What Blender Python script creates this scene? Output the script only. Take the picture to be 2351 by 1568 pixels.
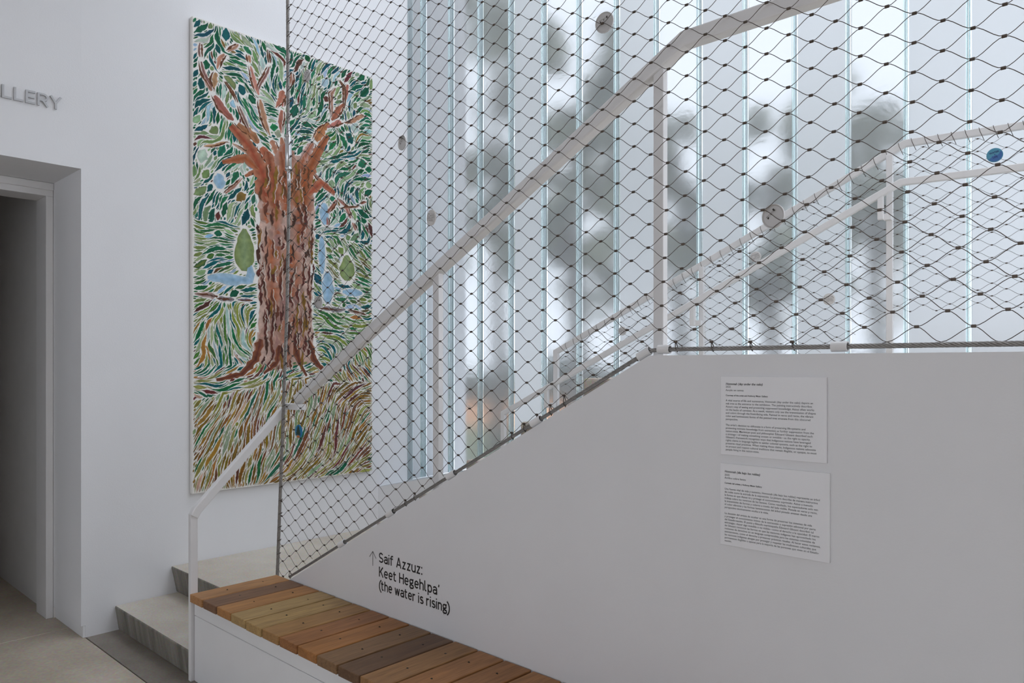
import bpy, math, random, os
import numpy as np
from mathutils import Vector, Matrix

S = bpy.context.scene
for o in list(bpy.data.objects):
    bpy.data.objects.remove(o)

# ------------------------------------------------------------------ camera
EYE = 1.62
F_PX, CX, HZ, IW, IH = 1711.44, 1175.5, 838.0, 2351.0, 1568.0
YAW = math.radians(43.1529)
cam_d = bpy.data.cameras.new('camera')
cam = bpy.data.objects.new('camera', cam_d)
S.collection.objects.link(cam)
cam.location = (0, 0, EYE)
cam.rotation_euler = (math.radians(90), 0, YAW)
cam_d.sensor_fit = 'HORIZONTAL'
cam_d.sensor_width = 36.0
cam_d.lens = F_PX / IW * 36.0
cam_d.shift_y = (HZ - IH / 2) / IW
cam_d.clip_start = 0.05
cam_d.clip_end = 300
S.camera = cam

# ------------------------------------------------------------------ world, exposure
W = bpy.data.worlds.new('overcast_sky')
S.world = W
W.use_nodes = True
bg = W.node_tree.nodes['Background']
bg.inputs['Color'].default_value = (0.865, 0.915, 1.01, 1)
bg.inputs['Strength'].default_value = 1.15
S.view_settings.view_transform = 'Standard'
S.view_settings.look = 'None'
S.view_settings.exposure = 1.40
S.view_settings.gamma = 1.0
S.view_settings.use_curve_mapping = False
S.cycles.max_bounces = 11
S.cycles.diffuse_bounces = 4
S.cycles.transmission_bounces = 11
S.cycles.glossy_bounces = 4
S.cycles.transparent_max_bounces = 8
S.cycles.sample_clamp_indirect = 6.0

rnd = random.Random(7)
COL = S.collection
U = (math.cos(YAW), math.sin(YAW))          # camera right, in plan
V = (-math.sin(YAW), math.cos(YAW))         # camera forward, in plan


# ------------------------------------------------------------------ helpers
def srgb(r, g, b):
    def c(x):
        x /= 255.0
        return x / 12.92 if x <= 0.04045 else ((x + 0.055) / 1.055) ** 2.4
    return (c(r), c(g), c(b), 1.0)


def tag(o, label=None, cat=None, group=None, kind=None):
    if label: o['label'] = label
    if cat: o['category'] = cat
    if group: o['group'] = group
    if kind: o['kind'] = kind
    return o


def empty(name, loc, label=None, cat=None, group=None, kind=None):
    o = bpy.data.objects.new(name, None)
    o.empty_display_size = 0.1
    COL.objects.link(o)
    o.location = loc
    return tag(o, label, cat, group, kind)


def world_loc(o):
    p = Vector(o.location)
    while o.parent:
        o = o.parent
        p = p + Vector(o.location)
    return p


def put(o, parent):
    """o.location is in world space; parents are only ever translated."""
    COL.objects.link(o)
    if parent is not None:
        o.location = Vector(o.location) - world_loc(parent)
        o.parent = parent
    return o


def mesh(name, verts, faces, mat=None, parent=None, smooth=False, center=True):
    vs = np.asarray(verts, dtype=float).reshape(-1, 3)
    c = (vs.min(0) + vs.max(0)) / 2 if center else np.zeros(3)
    me = bpy.data.meshes.new(name)
    me.from_pydata([tuple(v) for v in (vs - c)], [], faces)
    me.validate()
    if smooth:
        me.polygons.foreach_set('use_smooth', [True] * len(me.polygons))
    if mat is not None:
        me.materials.append(mat)
    me.update()
    o = bpy.data.objects.new(name, me)
    o.location = c
    return put(o, parent)


def bevel(o, w, seg=2):
    m = o.modifiers.new('bevel', 'BEVEL')
    m.width = w
    m.segments = seg
    m.limit_method = 'ANGLE'
    return o


BOXF = [(0, 3, 2, 1), (4, 5, 6, 7), (0, 1, 5, 4), (1, 2, 6, 5), (2, 3, 7, 6), (3, 0, 4, 7)]


def boxv(x0, x1, y0, y1, z0, z1):
    return [(x0, y0, z0), (x1, y0, z0), (x1, y1, z0), (x0, y1, z0), (x0, y0, z1), (x1, y0, z1), (x1, y1, z1), (x0, y1, z1)]


def box(name, x0, x1, y0, y1, z0, z1, mat, parent=None):
    return mesh(name, boxv(x0, x1, y0, y1, z0, z1), BOXF, mat, parent)


class MB:
    def __init__(s): s.v = []; s.f = []

    def add(s, v, f):
        n = len(s.v)
        s.v += [tuple(p) for p in v]
        s.f += [tuple(i + n for i in q) for q in f]

    def box(s, *a): s.add(boxv(*a), BOXF)

    def build(s, name, mat, parent=None, smooth=False): return mesh(name, s.v, s.f, mat, parent, smooth)


def prism(poly, axis, a0, a1):
    """poly: 2D points; axis: 0 x, 1 y, 2 z is the extrusion axis."""
    def p3(p, a):
        if axis == 0: return (a, p[0], p[1])
        if axis == 1: return (p[0], a, p[1])
        return (p[0], p[1], a)
    n = len(poly)
    v = [p3(p, a0) for p in poly] + [p3(p, a1) for p in poly]
    f = [tuple(range(n)), tuple(range(2 * n - 1, n - 1, -1))]
    f += [(i, n + i, n + (i + 1) % n, (i + 1) % n) for i in range(n)]
    return v, f


def fix_normals(o):
    import bmesh
    bm = bmesh.new(); bm.from_mesh(o.data)
    bmesh.ops.recalc_face_normals(bm, faces=bm.faces)
    bm.to_mesh(o.data); bm.free()
    return o


def prism_obj(name, poly, axis, a0, a1, mat, parent=None):
    v, f = prism(poly, axis, a0, a1)
    return fix_normals(mesh(name, v, f, mat, parent))


def tube_vf(pts, r, n=6, cap=True, radii=None):
    P = [Vector(p) for p in pts]
    vs, fs = [], []
    prev = None
    for i, p in enumerate(P):
        t = (P[min(i + 1, len(P) - 1)] - P[max(i - 1, 0)])
        t.normalize()
        if prev is None:
            a = Vector((0, 0, 1)) if abs(t.z) < 0.9 else Vector((1, 0, 0))
            nrm = t.cross(a).normalized()
        else:
            nrm = (prev - t * prev.dot(t)).normalized()
        prev = nrm
        b = t.cross(nrm)
        rr = radii[i] if radii else r
        for k in range(n):
            an = 2 * math.pi * k / n
            vs.append(p + (nrm * math.cos(an) + b * math.sin(an)) * rr)
    for i in range(len(P) - 1):
        for k in range(n):
            fs.append((i * n + k, i * n + (k + 1) % n, (i + 1) * n + (k + 1) % n, (i + 1) * n + k))
    if cap:
        fs.append(tuple(range(n - 1, -1, -1)))
        m = (len(P) - 1) * n
        fs.append(tuple(m + k for k in range(n)))
    return vs, fs


def tube(name, pts, r, mat, parent=None, n=8, radii=None):
    v, f = tube_vf(pts, r, n, True, radii)
    return mesh(name, v, f, mat, parent, smooth=True)


def rope(name, pts, R, mat, parent=None, pitch=0.075, strands=6, nside=5, per=9):
    """twisted wire rope along a polyline"""
    P = [Vector(p) for p in pts]
    mb = MB()
    total = sum((P[i + 1] - P[i]).length for i in range(len(P) - 1))
    N = max(4, int(total / pitch * per))
    cum = [0.0]
    for i in range(len(P) - 1): cum.append(cum[-1] + (P[i + 1] - P[i]).length)
    cen, tan = [], []
    for k in range(N + 1):
        d = total * k / N
        i = max(j for j in range(len(P) - 1) if cum[j] <= d + 1e-9)
        t = (d - cum[i]) / max(1e-9, cum[i + 1] - cum[i])
        cen.append(P[i].lerp(P[i + 1], t)); tan.append((P[i + 1] - P[i]).normalized())
    side = Vector((0, 1, 0))
    for s in range(strands):
        q = []
        for k in range(N + 1):
            an = 2 * math.pi * (total * k / N / pitch + s / strands)
            b = tan[k].cross(side).normalized(); a = b.cross(tan[k])
            q.append(cen[k] + (a * math.cos(an) + b * math.sin(an)) * R * 0.62)
        v, f = tube_vf(q, R * 0.40, nside)
        mb.add(v, f)
    return mb.build(name, mat, parent, smooth=True)


def sweep(name, pts, side, hw, hh, mat, parent=None, bev=0.004):
    """rectangular bar swept along a polyline that lies in the vertical plane across 'side'"""
    P = [Vector(p) for p in pts]; side = Vector(side).normalized()
    vs = []
    for i, p in enumerate(P):
        t0 = (P[i] - P[i - 1]).normalized() if i else (P[1] - P[0]).normalized()
        t1 = (P[i + 1] - P[i]).normalized() if i < len(P) - 1 else t0
        n0 = t0.cross(side).normalized(); n1 = t1.cross(side).normalized()
        m = (n0 + n1).normalized()
        k = hh / max(0.2, m.dot(n0))
        vs += [p - side * hw - m * k, p + side * hw - m * k, p + side * hw + m * k, p - side * hw + m * k]
    fs = [(0, 1, 2, 3)]
    for i in range(len(P) - 1):
        a, b = i * 4, i * 4 + 4
        for k in range(4): fs.append((a + k, b + k, b + (k + 1) % 4, a + (k + 1) % 4))
    e = (len(P) - 1) * 4
    fs.append((e + 3, e + 2, e + 1, e))
    o = fix_normals(mesh(name, vs, fs, mat, parent))
    return bevel(o, bev) if bev else o


# ------------------------------------------------------------------ materials
def new_mat(name):
    m = bpy.data.materials.new(name)
    m.use_nodes = True
    nt = m.node_tree
    return m, nt, nt.nodes['Principled BSDF']


def N(nt, typ, **kw):
    n = nt.nodes.new(typ)
    for k, v in kw.items():
        if k.startswith('i_'):
            key = k[2:]
            key = int(key) if key.isdigit() else key.replace('_', ' ')
            n.inputs[key].default_value = v
        else:
            setattr(n, k, v)
    return n


def plain(name, col, rough=0.5, metal=0.0, noise=0.0, nscale=8.0, bump=0.0, bscale=200.0, spec=0.5):
    m, nt, b = new_mat(name)
    b.inputs['Base Color'].default_value = col
    b.inputs['Roughness'].default_value = rough
    b.inputs['Metallic'].default_value = metal
    b.inputs['Specular IOR Level'].default_value = spec
    tc = N(nt, 'ShaderNodeTexCoord')
    if noise:
        t = N(nt, 'ShaderNodeTexNoise', i_Scale=nscale, i_Detail=5.0)
        nt.links.new(tc.outputs['Object'], t.inputs['Vector'])
        r = N(nt, 'ShaderNodeValToRGB')
        r.color_ramp.elements[0].position = 0.3; r.color_ramp.elements[1].position = 0.7
        r.color_ramp.elements[0].color = tuple(c * (1 - noise) for c in col[:3]) + (1,)
        r.color_ramp.elements[1].color = tuple(min(1, c * (1 + noise)) for c in col[:3]) + (1,)
        nt.links.new(t.outputs['Fac'], r.inputs['Fac'])
        nt.links.new(r.outputs['Color'], b.inputs['Base Color'])
    if bump:
        t = N(nt, 'ShaderNodeTexNoise', i_Scale=bscale, i_Detail=3.0)
        nt.links.new(tc.outputs['Object'], t.inputs['Vector'])
        bp = N(nt, 'ShaderNodeBump', i_Strength=bump, i_Distance=0.002)
        nt.links.new(t.outputs['Fac'], bp.inputs['Height'])
        nt.links.new(bp.outputs['Normal'], b.inputs['Normal'])
    return m


M = {}
M['wall'] = plain('white_plaster', (0.80, 0.80, 0.815, 1), 0.7, noise=0.012, nscale=2.0, bump=0.25, bscale=120)
M['wall_room'] = plain('white_paint_room', (0.74, 0.73, 0.72, 1), 0.75, noise=0.02)
M['partition'] = plain('white_painted_partition', (0.78, 0.775, 0.785, 1), 0.55, noise=0.012, nscale=3, bump=0.12, bscale=160)
M['steel_white'] = plain('white_powder_coated_steel', (0.80, 0.79, 0.79, 1), 0.38, noise=0.015, nscale=6)
M['bench_white'] = plain('white_painted_panel', (0.80, 0.80, 0.81, 1), 0.45, noise=0.012, nscale=5)
M['wire'] = plain('bronze_stainless_wire', (0.105, 0.085, 0.072, 1), 0.42, metal=0.75)
M['ferrule'] = plain('oxidised_ferrule', (0.10, 0.078, 0.062, 1), 0.5, metal=0.6, noise=0.2, nscale=90)
M['rope'] = plain('grey_wire_rope', (0.30, 0.285, 0.27, 1), 0.42, metal=0.8, noise=0.15, nscale=60)
M['chrome'] = plain('polished_turnbuckle', (0.62, 0.62, 0.63, 1), 0.28, metal=0.9)
M['letter_grey'] = plain('brushed_grey_letter', (0.46, 0.46, 0.47, 1), 0.45, metal=0.2)
M['ink'] = plain('black_vinyl', (0.012, 0.012, 0.013, 1), 0.5)
M['ink_grey'] = plain('dark_grey_vinyl', (0.085, 0.085, 0.09, 1), 0.5)
M['card_ink'] = plain('printed_ink', (0.05, 0.05, 0.053, 1), 0.7)
M['card'] = plain('matte_card', (0.86, 0.855, 0.87, 1), 0.65)
M['canvas'] = plain('raw_canvas', (0.80, 0.775, 0.735, 1), 0.85, noise=0.03, nscale=40, bump=0.2, bscale=400)
M['badge'] = plain('badge_steel_back', (0.60, 0.585, 0.575, 1), 0.38, metal=0.25)
M['badge_face'] = plain('pale_badge_print', (0.66, 0.64, 0.62, 1), 0.35)
M['badge_ink'] = plain('badge_ink', (0.20, 0.18, 0.17, 1), 0.6)
M['screw'] = plain('dark_screw', (0.035, 0.028, 0.022, 1), 0.5, metal=0.6)
M['bark'] = plain('grey_bark', (0.10, 0.085, 0.07, 1), 0.9, noise=0.3, nscale=6)
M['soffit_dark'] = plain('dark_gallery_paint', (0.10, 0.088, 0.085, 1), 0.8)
M['alu'] = plain('pale_aluminium_sill', (0.66, 0.70, 0.73, 1), 0.4, metal=0.3)


def concrete(name, base, dark, scale=1.6, rough=0.45, streak=False):
    m, nt, b = new_mat(name)
    tc = N(nt, 'ShaderNodeTexCoord')
    geo = N(nt, 'ShaderNodeNewGeometry')
    a = N(nt, 'ShaderNodeTexNoise', i_Scale=scale, i_Detail=8.0, i_Roughness=0.62)
    c = N(nt, 'ShaderNodeTexNoise', i_Scale=scale * 45, i_Detail=4.0)
    nt.links.new(geo.outputs['Position'], c.inputs['Vector'])
    if streak:
        mp = N(nt, 'ShaderNodeMapping')
        mp.inputs['Scale'].default_value = (9.0, 1.0, 0.9)
        nt.links.new(geo.outputs['Position'], mp.inputs['Vector'])
        nt.links.new(mp.outputs['Vector'], a.inputs['Vector'])
    else:
        nt.links.new(geo.outputs['Position'], a.inputs['Vector'])
    r = N(nt, 'ShaderNodeValToRGB')
    r.color_ramp.elements[0].position = 0.32; r.color_ramp.elements[1].position = 0.68
    r.color_ramp.elements[0].color = dark; r.color_ramp.elements[1].color = base
    nt.links.new(a.outputs['Fac'], r.inputs['Fac'])
    mx = N(nt, 'ShaderNodeMix', data_type='RGBA', blend_type='OVERLAY')
    mx.inputs[0].default_value = 0.35
    nt.links.new(r.outputs['Color'], mx.inputs[6]); nt.links.new(c.outputs['Color'], mx.inputs[7])
    hs = N(nt, 'ShaderNodeHueSaturation', i_Saturation=1.15)
    nt.links.new(mx.outputs[2], hs.inputs['Color'])
    nt.links.new(hs.outputs['Color'], b.inputs['Base Color'])
    b.inputs['Roughness'].default_value = rough
    b.inputs['Specular IOR Level'].default_value = 0.3
    bp = N(nt, 'ShaderNodeBump', i_Strength=0.25, i_Distance=0.003)
    nt.links.new(c.outputs['Fac'], bp.inputs['Height']); nt.links.new(bp.outputs['Normal'], b.inputs['Normal'])
    return m


M['floor'] = concrete('polished_concrete_floor', srgb(212, 202, 187), srgb(172, 160, 145), 1.3, 0.42)
M['floor_dark'] = concrete('darker_concrete_infill', srgb(160, 153, 145), srgb(128, 121, 113), 2.0, 0.5)
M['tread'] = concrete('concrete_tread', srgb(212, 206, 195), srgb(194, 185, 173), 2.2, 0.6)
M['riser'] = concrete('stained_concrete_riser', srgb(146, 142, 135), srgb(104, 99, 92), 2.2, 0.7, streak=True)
M['paving'] = concrete('tan_paving', srgb(224, 172, 136), srgb(208, 156, 122), 0.3, 0.9)
M['lawn'] = plain('mown_grass', srgb(118, 124, 88), 0.95, noise=0.25, nscale=0.7)


def wood_mat():
    m, nt, b = new_mat('oiled_hardwood')
    tc = N(nt, 'ShaderNodeTexCoord')
    oi = N(nt, 'ShaderNodeObjectInfo')
    add = N(nt, 'ShaderNodeVectorMath', operation='ADD')
    mul = N(nt, 'ShaderNodeMath', operation='MULTIPLY'); mul.inputs[1].default_value = 37.0
    nt.links.new(oi.outputs['Random'], mul.inputs[0])
    nt.links.new(tc.outputs['Object'], add.inputs[0]); nt.links.new(mul.outputs[0], add.inputs[1])
    mp = N(nt, 'ShaderNodeMapping')
    mp.inputs['Scale'].default_value = (16, 1.3, 16)
    nt.links.new(add.outputs[0], mp.inputs['Vector'])
    a = N(nt, 'ShaderNodeTexNoise', i_Scale=2.2, i_Detail=8.0, i_Roughness=0.6, i_Distortion=0.9)
    nt.links.new(mp.outputs['Vector'], a.inputs['Vector'])
    mp2 = N(nt, 'ShaderNodeMapping'); mp2.inputs['Scale'].default_value = (190, 9, 190)
    nt.links.new(add.outputs[0], mp2.inputs['Vector'])
    g = N(nt, 'ShaderNodeTexNoise', i_Scale=1.0, i_Detail=3.0)
    nt.links.new(mp2.outputs['Vector'], g.inputs['Vector'])
    r = N(nt, 'ShaderNodeValToRGB')
    r.color_ramp.elements[0].position = 0.30; r.color_ramp.elements[1].position = 0.72
    r.color_ramp.elements[0].color = (0.70, 0.66, 0.63, 1); r.color_ramp.elements[1].color = (1.15, 1.13, 1.10, 1)
    nt.links.new(a.outputs['Fac'], r.inputs['Fac'])
    r2 = N(nt, 'ShaderNodeValToRGB')
    r2.color_ramp.elements[0].position = 0.36; r2.color_ramp.elements[1].position = 0.5
    r2.color_ramp.elements[0].color = (0.72, 0.68, 0.62, 1); r2.color_ramp.elements[1].color = (1, 1, 1, 1)
    nt.links.new(g.outputs['Fac'], r2.inputs['Fac'])
    m1 = N(nt, 'ShaderNodeMix', data_type='RGBA', blend_type='MULTIPLY'); m1.inputs[0].default_value = 1.0
    nt.links.new(oi.outputs['Color'], m1.inputs[6]); nt.links.new(r.outputs['Color'], m1.inputs[7])
    m2 = N(nt, 'ShaderNodeMix', data_type='RGBA', blend_type='MULTIPLY'); m2.inputs[0].default_value = 0.8
    nt.links.new(m1.outputs[2], m2.inputs[6]); nt.links.new(r2.outputs['Color'], m2.inputs[7])
    nt.links.new(m2.outputs[2], b.inputs['Base Color'])
    b.inputs['Roughness'].default_value = 0.48
    b.inputs['Specular IOR Level'].default_value = 0.35
    bp = N(nt, 'ShaderNodeBump', i_Strength=0.25, i_Distance=0.002)
    nt.links.new(g.outputs['Fac'], bp.inputs['Height']); nt.links.new(bp.outputs['Normal'], b.inputs['Normal'])
    return m


M['wood'] = wood_mat()


def attr_mat(name, rough=0.7):
    m, nt, b = new_mat(name)
    at = N(nt, 'ShaderNodeVertexColor', layer_name='paint')
    geo = N(nt, 'ShaderNodeNewGeometry')
    t = N(nt, 'ShaderNodeTexNoise', i_Scale=26.0, i_Detail=4.0)
    nt.links.new(geo.outputs['Position'], t.inputs['Vector'])
    r = N(nt, 'ShaderNodeValToRGB')
    r.color_ramp.elements[0].position = 0.3; r.color_ramp.elements[1].position = 0.72
    r.color_ramp.elements[0].color = (0.72, 0.74, 0.72, 1); r.color_ramp.elements[1].color = (1.2, 1.16, 1.12, 1)
    nt.links.new(t.outputs['Fac'], r.inputs['Fac'])
    mx = N(nt, 'ShaderNodeMix', data_type='RGBA', blend_type='MULTIPLY'); mx.inputs[0].default_value = 1.0
    nt.links.new(at.outputs['Color'], mx.inputs[6]); nt.links.new(r.outputs['Color'], mx.inputs[7])
    nt.links.new(mx.outputs[2], b.inputs['Base Color'])
    b.inputs['Roughness'].default_value = rough
    b.inputs['Specular IOR Level'].default_value = 0.25
    return m


M['paint'] = attr_mat('acrylic_paint')


def glass_mat(name, rough, bump, wobble, veil, tint):
    m, nt, b = new_mat(name)
    b.inputs['Base Color'].default_value = tint + (1,)
    b.inputs['Transmission Weight'].default_value = 1.0
    b.inputs['IOR'].default_value = 1.45
    b.inputs['Roughness'].default_value = rough
    geo = N(nt, 'ShaderNodeNewGeometry')
    fine = N(nt, 'ShaderNodeTexNoise', i_Scale=70.0, i_Detail=2.0)
    mp = N(nt, 'ShaderNodeMapping'); mp.inputs['Scale'].default_value = (1, 1, 1.8)
    nt.links.new(geo.outputs['Position'], mp.inputs['Vector'])
    big = N(nt, 'ShaderNodeTexNoise', i_Scale=5.0, i_Detail=2.0, i_Distortion=0.6)
    nt.links.new(geo.outputs['Position'], fine.inputs['Vector']); nt.links.new(mp.outputs['Vector'], big.inputs['Vector'])
    b1 = N(nt, 'ShaderNodeBump', i_Strength=wobble, i_Distance=0.02)
    nt.links.new(big.outputs['Fac'], b1.inputs['Height'])
    b2 = N(nt, 'ShaderNodeBump', i_Strength=bump, i_Distance=0.002)
    nt.links.new(fine.outputs['Fac'], b2.inputs['Height']); nt.links.new(b1.outputs['Normal'], b2.inputs['Normal'])
    nt.links.new(b2.outputs['Normal'], b.inputs['Normal'])
    tr = N(nt, 'ShaderNodeBsdfTranslucent'); tr.inputs['Color'].default_value = tuple(0.95 * c * c for c in tint) + (1,)
    mx = N(nt, 'ShaderNodeMixShader'); mx.inputs[0].default_value = veil
    nt.links.new(b.outputs[0], mx.inputs[1]); nt.links.new(tr.outputs[0], mx.inputs[2])
    out = nt.nodes['Material Output']
    nt.links.new(mx.outputs[0], out.inputs['Surface'])
    va = N(nt, 'ShaderNodeVolumeAbsorption', i_Density=6.0)
    va.inputs['Color'].default_value = (0.25, 0.78, 0.77, 1)
    nt.links.new(va.outputs['Volume'], out.inputs['Volume'])
    return m


M['glass_flange'] = glass_mat('clear_cast_glass_edge', 0.16, 0.10, 0.03, 0.12, (0.93, 0.965, 0.975))
M['glass_clear'] = glass_mat('rippled_cast_glass', 0.125, 0.06, 0.15, 0.26, (0.573, 0.581, 0.590))
M['glass_frost'] = glass_mat('frosted_cast_glass', 0.42, 0.25, 0.08, 0.55, (0.684, 0.692, 0.702))


def leaf_mat(name, c1, c2):
    m, nt, b = new_mat(name)
    oi = N(nt, 'ShaderNodeNewGeometry')
    t = N(nt, 'ShaderNodeTexNoise', i_Scale=1.1, i_Detail=2.0)
    nt.links.new(oi.outputs['Position'], t.inputs['Vector'])
    r = N(nt, 'ShaderNodeValToRGB')
    r.color_ramp.elements[0].position = 0.35; r.color_ramp.elements[1].position = 0.65
    r.color_ramp.elements[0].color = c1; r.color_ramp.elements[1].color = c2
    nt.links.new(t.outputs['Fac'], r.inputs['Fac'])
    nt.links.new(r.outputs['Color'], b.inputs['Base Color'])
    b.inputs['Roughness'].default_value = 0.7
    return m


M['leaf'] = leaf_mat('oak_leaves', srgb(96, 104, 94), srgb(142, 146, 122))
M['hedge'] = leaf_mat('hedge_leaves', srgb(52, 80, 66), srgb(80, 104, 84))

# ------------------------------------------------------------------ key dimensions
XW = -4.88                      # painting wall face
YP = 2.139                      # partition face
TP = 0.036                      # partition thickness
A8 = math.radians(8.0)
D8 = (math.cos(A8), math.sin(A8))        # direction of glass wall and far guard rail
N8 = (-D8[1], D8[0])                     # outward normal of glass wall
CEIL = 5.2
SKY = 6.40                       # underside of the skylight above the stair
SLOPE = 0.5246
KX, KZ = -1.375, 1.652                   # knee of the partition top


def part_top(x):
    return KZ if x >= KX else KZ + (x - KX) * SLOPE


def gpt(s, depth, z, p0=(XW, 3.93)):
    return (p0[0] + D8[0] * s + N8[0] * depth, p0[1] + D8[1] * s + N8[1] * depth, z)


# ------------------------------------------------------------------ structure: walls, floor, ceiling
DY0, DY1, DZ = -0.15, 1.475, 2.782       # door recess in the painting wall
wl = empty('wall_left', (XW, 1.5, 0), 'white plaster wall with the tall tree painting and a deep doorway', 'wall', kind='structure')
prism_obj('wall_panel', [(DY1, 0.072), (4.6, 0.072), (4.6, SKY), (2.05, SKY), (2.05, CEIL), (DY1, CEIL)], 0, XW - 0.53, XW, M['wall'], wl)
prism_obj('wall_panel', [(DY1 + 0.022, 0), (4.6, 0), (4.6, 0.072), (DY1 + 0.022, 0.072)], 0, XW - 0.53, XW, M['wall'], wl)
prism_obj('wall_panel', [(DY0, DZ), (DY1, DZ), (DY1, CEIL), (DY0, CEIL)], 0, XW - 0.53, XW, M['wall'], wl)
prism_obj('wall_panel', [(-6.5, 0), (DY0, 0), (DY0, CEIL), (-6.5, CEIL)], 0, XW - 0.53, XW, M['wall'], wl)
bb = box('baseboard_left', XW - 0.53, XW - 0.002, DY1 + 0.010, DY1 + 0.0215, 0.001, 0.070, M['bench_white'])
tag(bb, 'low white base strip set back in the doorway jamb', 'baseboard', kind='structure')

# door frame and dark room behind it
fr = empty('door_1', (XW - 0.6, DY1, 0), 'pale grey steel door frame deep inside the gallery doorway', 'door frame', kind='structure')
bevel(box('jamb', XW - 0.74, XW - 0.53, DY1 - 0.042, DY1 - 0.001, 0.001, DZ - 0.0855, M['steel_white'], fr), 0.003)
bevel(box('jamb', XW - 0.74, XW - 0.53, DY0 + 0.001, DY0 + 0.042, 0.001, DZ - 0.0855, M['steel_white'], fr), 0.003)
bevel(box('head', XW - 0.74, XW - 0.53, DY0 + 0.001, DY1 - 0.001, DZ - 0.085, DZ - 0.045, M['steel_white'], fr), 0.003)
bevel(box('casing', XW - 0.545, XW - 0.515, DY0 + 0.001, DY1 - 0.001, DZ - 0.046, DZ - 0.001, M['steel_white'], fr), 0.004)
wg = empty('wall_gallery', (XW - 2, DY1, 0), 'shaded wall of the dim room beyond the doorway', 'wall', kind='structure')
box('wall_panel', XW - 6.0, XW - 0.741, DY1 - 0.004, DY1 + 0.1, 0.075, 3.3, M['wall_room'], wg)
box('wall_panel', XW - 6.0, XW - 0.741, DY1 + 0.008, DY1 + 0.1, 0.0, 0.075, M['wall_room'], wg)
box('wall_panel', XW - 0.7405, XW - 0.5305, DY1, DY1 + 0.12, 0, 3.3, M['wall_room'], wg)
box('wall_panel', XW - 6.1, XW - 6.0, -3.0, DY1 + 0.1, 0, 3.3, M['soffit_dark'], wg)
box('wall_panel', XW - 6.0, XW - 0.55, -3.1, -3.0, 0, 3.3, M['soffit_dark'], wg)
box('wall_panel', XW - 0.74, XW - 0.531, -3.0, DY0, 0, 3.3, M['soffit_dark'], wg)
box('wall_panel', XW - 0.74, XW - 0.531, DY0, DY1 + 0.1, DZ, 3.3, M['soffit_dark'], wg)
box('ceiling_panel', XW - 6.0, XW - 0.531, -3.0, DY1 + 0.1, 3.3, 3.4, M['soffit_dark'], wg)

# floor as cast slabs with open saw-cut joints
fl = empty('floor', (-3, 0, 0), 'grey brown polished concrete floor with saw cut joints', 'floor', kind='structure')
J = 0.0025
XJ = -5.135
for (x0, x1, y0, y1, mm) in ((XJ + J, 1.5, -6.5, 1.500 - J, 'floor'), (XJ + J, 3.5, 1.500 + J, 2.2, 'floor_dark'),
                             (1.5 + J * 2, 6.0, -6.5, 1.5 - J, 'floor'), (-11.0, XJ - J, -3.2, 1.62, 'floor')):
    bevel(box('slab', x0, x1, y0, y1, -0.2, 0.0, M[mm], fl), 0.002, 1)
box('joint_bed', -11.0, 6.0, -6.5, 2.2, -0.25, -0.012, M['riser'], fl)

cl = box('ceiling', -5.5, 6.1, -6.6, 2.05, CEIL, CEIL + 0.25, M['wall_room'])
bk = box('wall_bulkhead', -4.88, 3.2, 2.051, 2.26, CEIL, SKY, M['wall_room'])
tag(bk, 'white bulkhead wall above the stair opening', 'wall', kind='structure')
er = empty('wall_right', (3.25, 3.3, 0), 'white end wall closing the stair hall with an added unseen opening for daylight', 'wall', kind='structure')
for a in ((2.06, 4.85, 0.0, 1.7), (2.06, 4.85, 5.1, SKY), (2.06, 2.2, 1.7, 5.1), (4.75, 4.85, 1.7, 5.1)):  # gap between panels is added, lets sky light onto the painting wall
    box('wall_panel', 3.2, 3.3, *a, M['wall_room'], er)
rr_ = box('wall_side', 6.0, 6.1, -6.5, 2.05, 0.0, CEIL, M['wall_room'])
tag(rr_, 'plain white side wall of the entrance hall', 'wall', kind='structure')
wf = empty('wall_front', (0, -6.5, 0), 'entrance hall wall with a wide unseen opening added for daylight', 'wall', kind='structure')
WX0, WX1, WZ0, WZ1 = -4.2, 2.2, 0.7, 2.75  # unseen opening, added and sized to set the light on the partition
for a in ((-4.88, 6.1, -6.6, -6.5, 0, WZ0), (-4.88, 6.1, -6.6, -6.5, WZ1, CEIL), (-4.88, WX0, -6.6, -6.5, WZ0, WZ1), (WX1, 6.1, -6.6, -6.5, WZ0, WZ1)):
    box('wall_panel', *a, M['wall_room'], wf)
tag(cl, 'plain white ceiling above the stair hall', 'ceiling', kind='structure')

# stair: two steps, landing, flight behind the partition, upper landing
st = empty('staircase', (-4.3, 1.8, 0), 'worn grey concrete steps rising beside the slatted bench', 'stairs')


def base_face_y(x): return 3.6325 + (x - XW) * math.tan(A8)


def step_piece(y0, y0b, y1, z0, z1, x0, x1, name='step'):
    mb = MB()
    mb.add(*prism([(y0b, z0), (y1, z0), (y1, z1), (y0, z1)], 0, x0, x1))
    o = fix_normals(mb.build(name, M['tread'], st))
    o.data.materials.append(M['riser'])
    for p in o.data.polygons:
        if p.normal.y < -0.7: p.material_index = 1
    return bevel(o, 0.012, 3)


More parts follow.
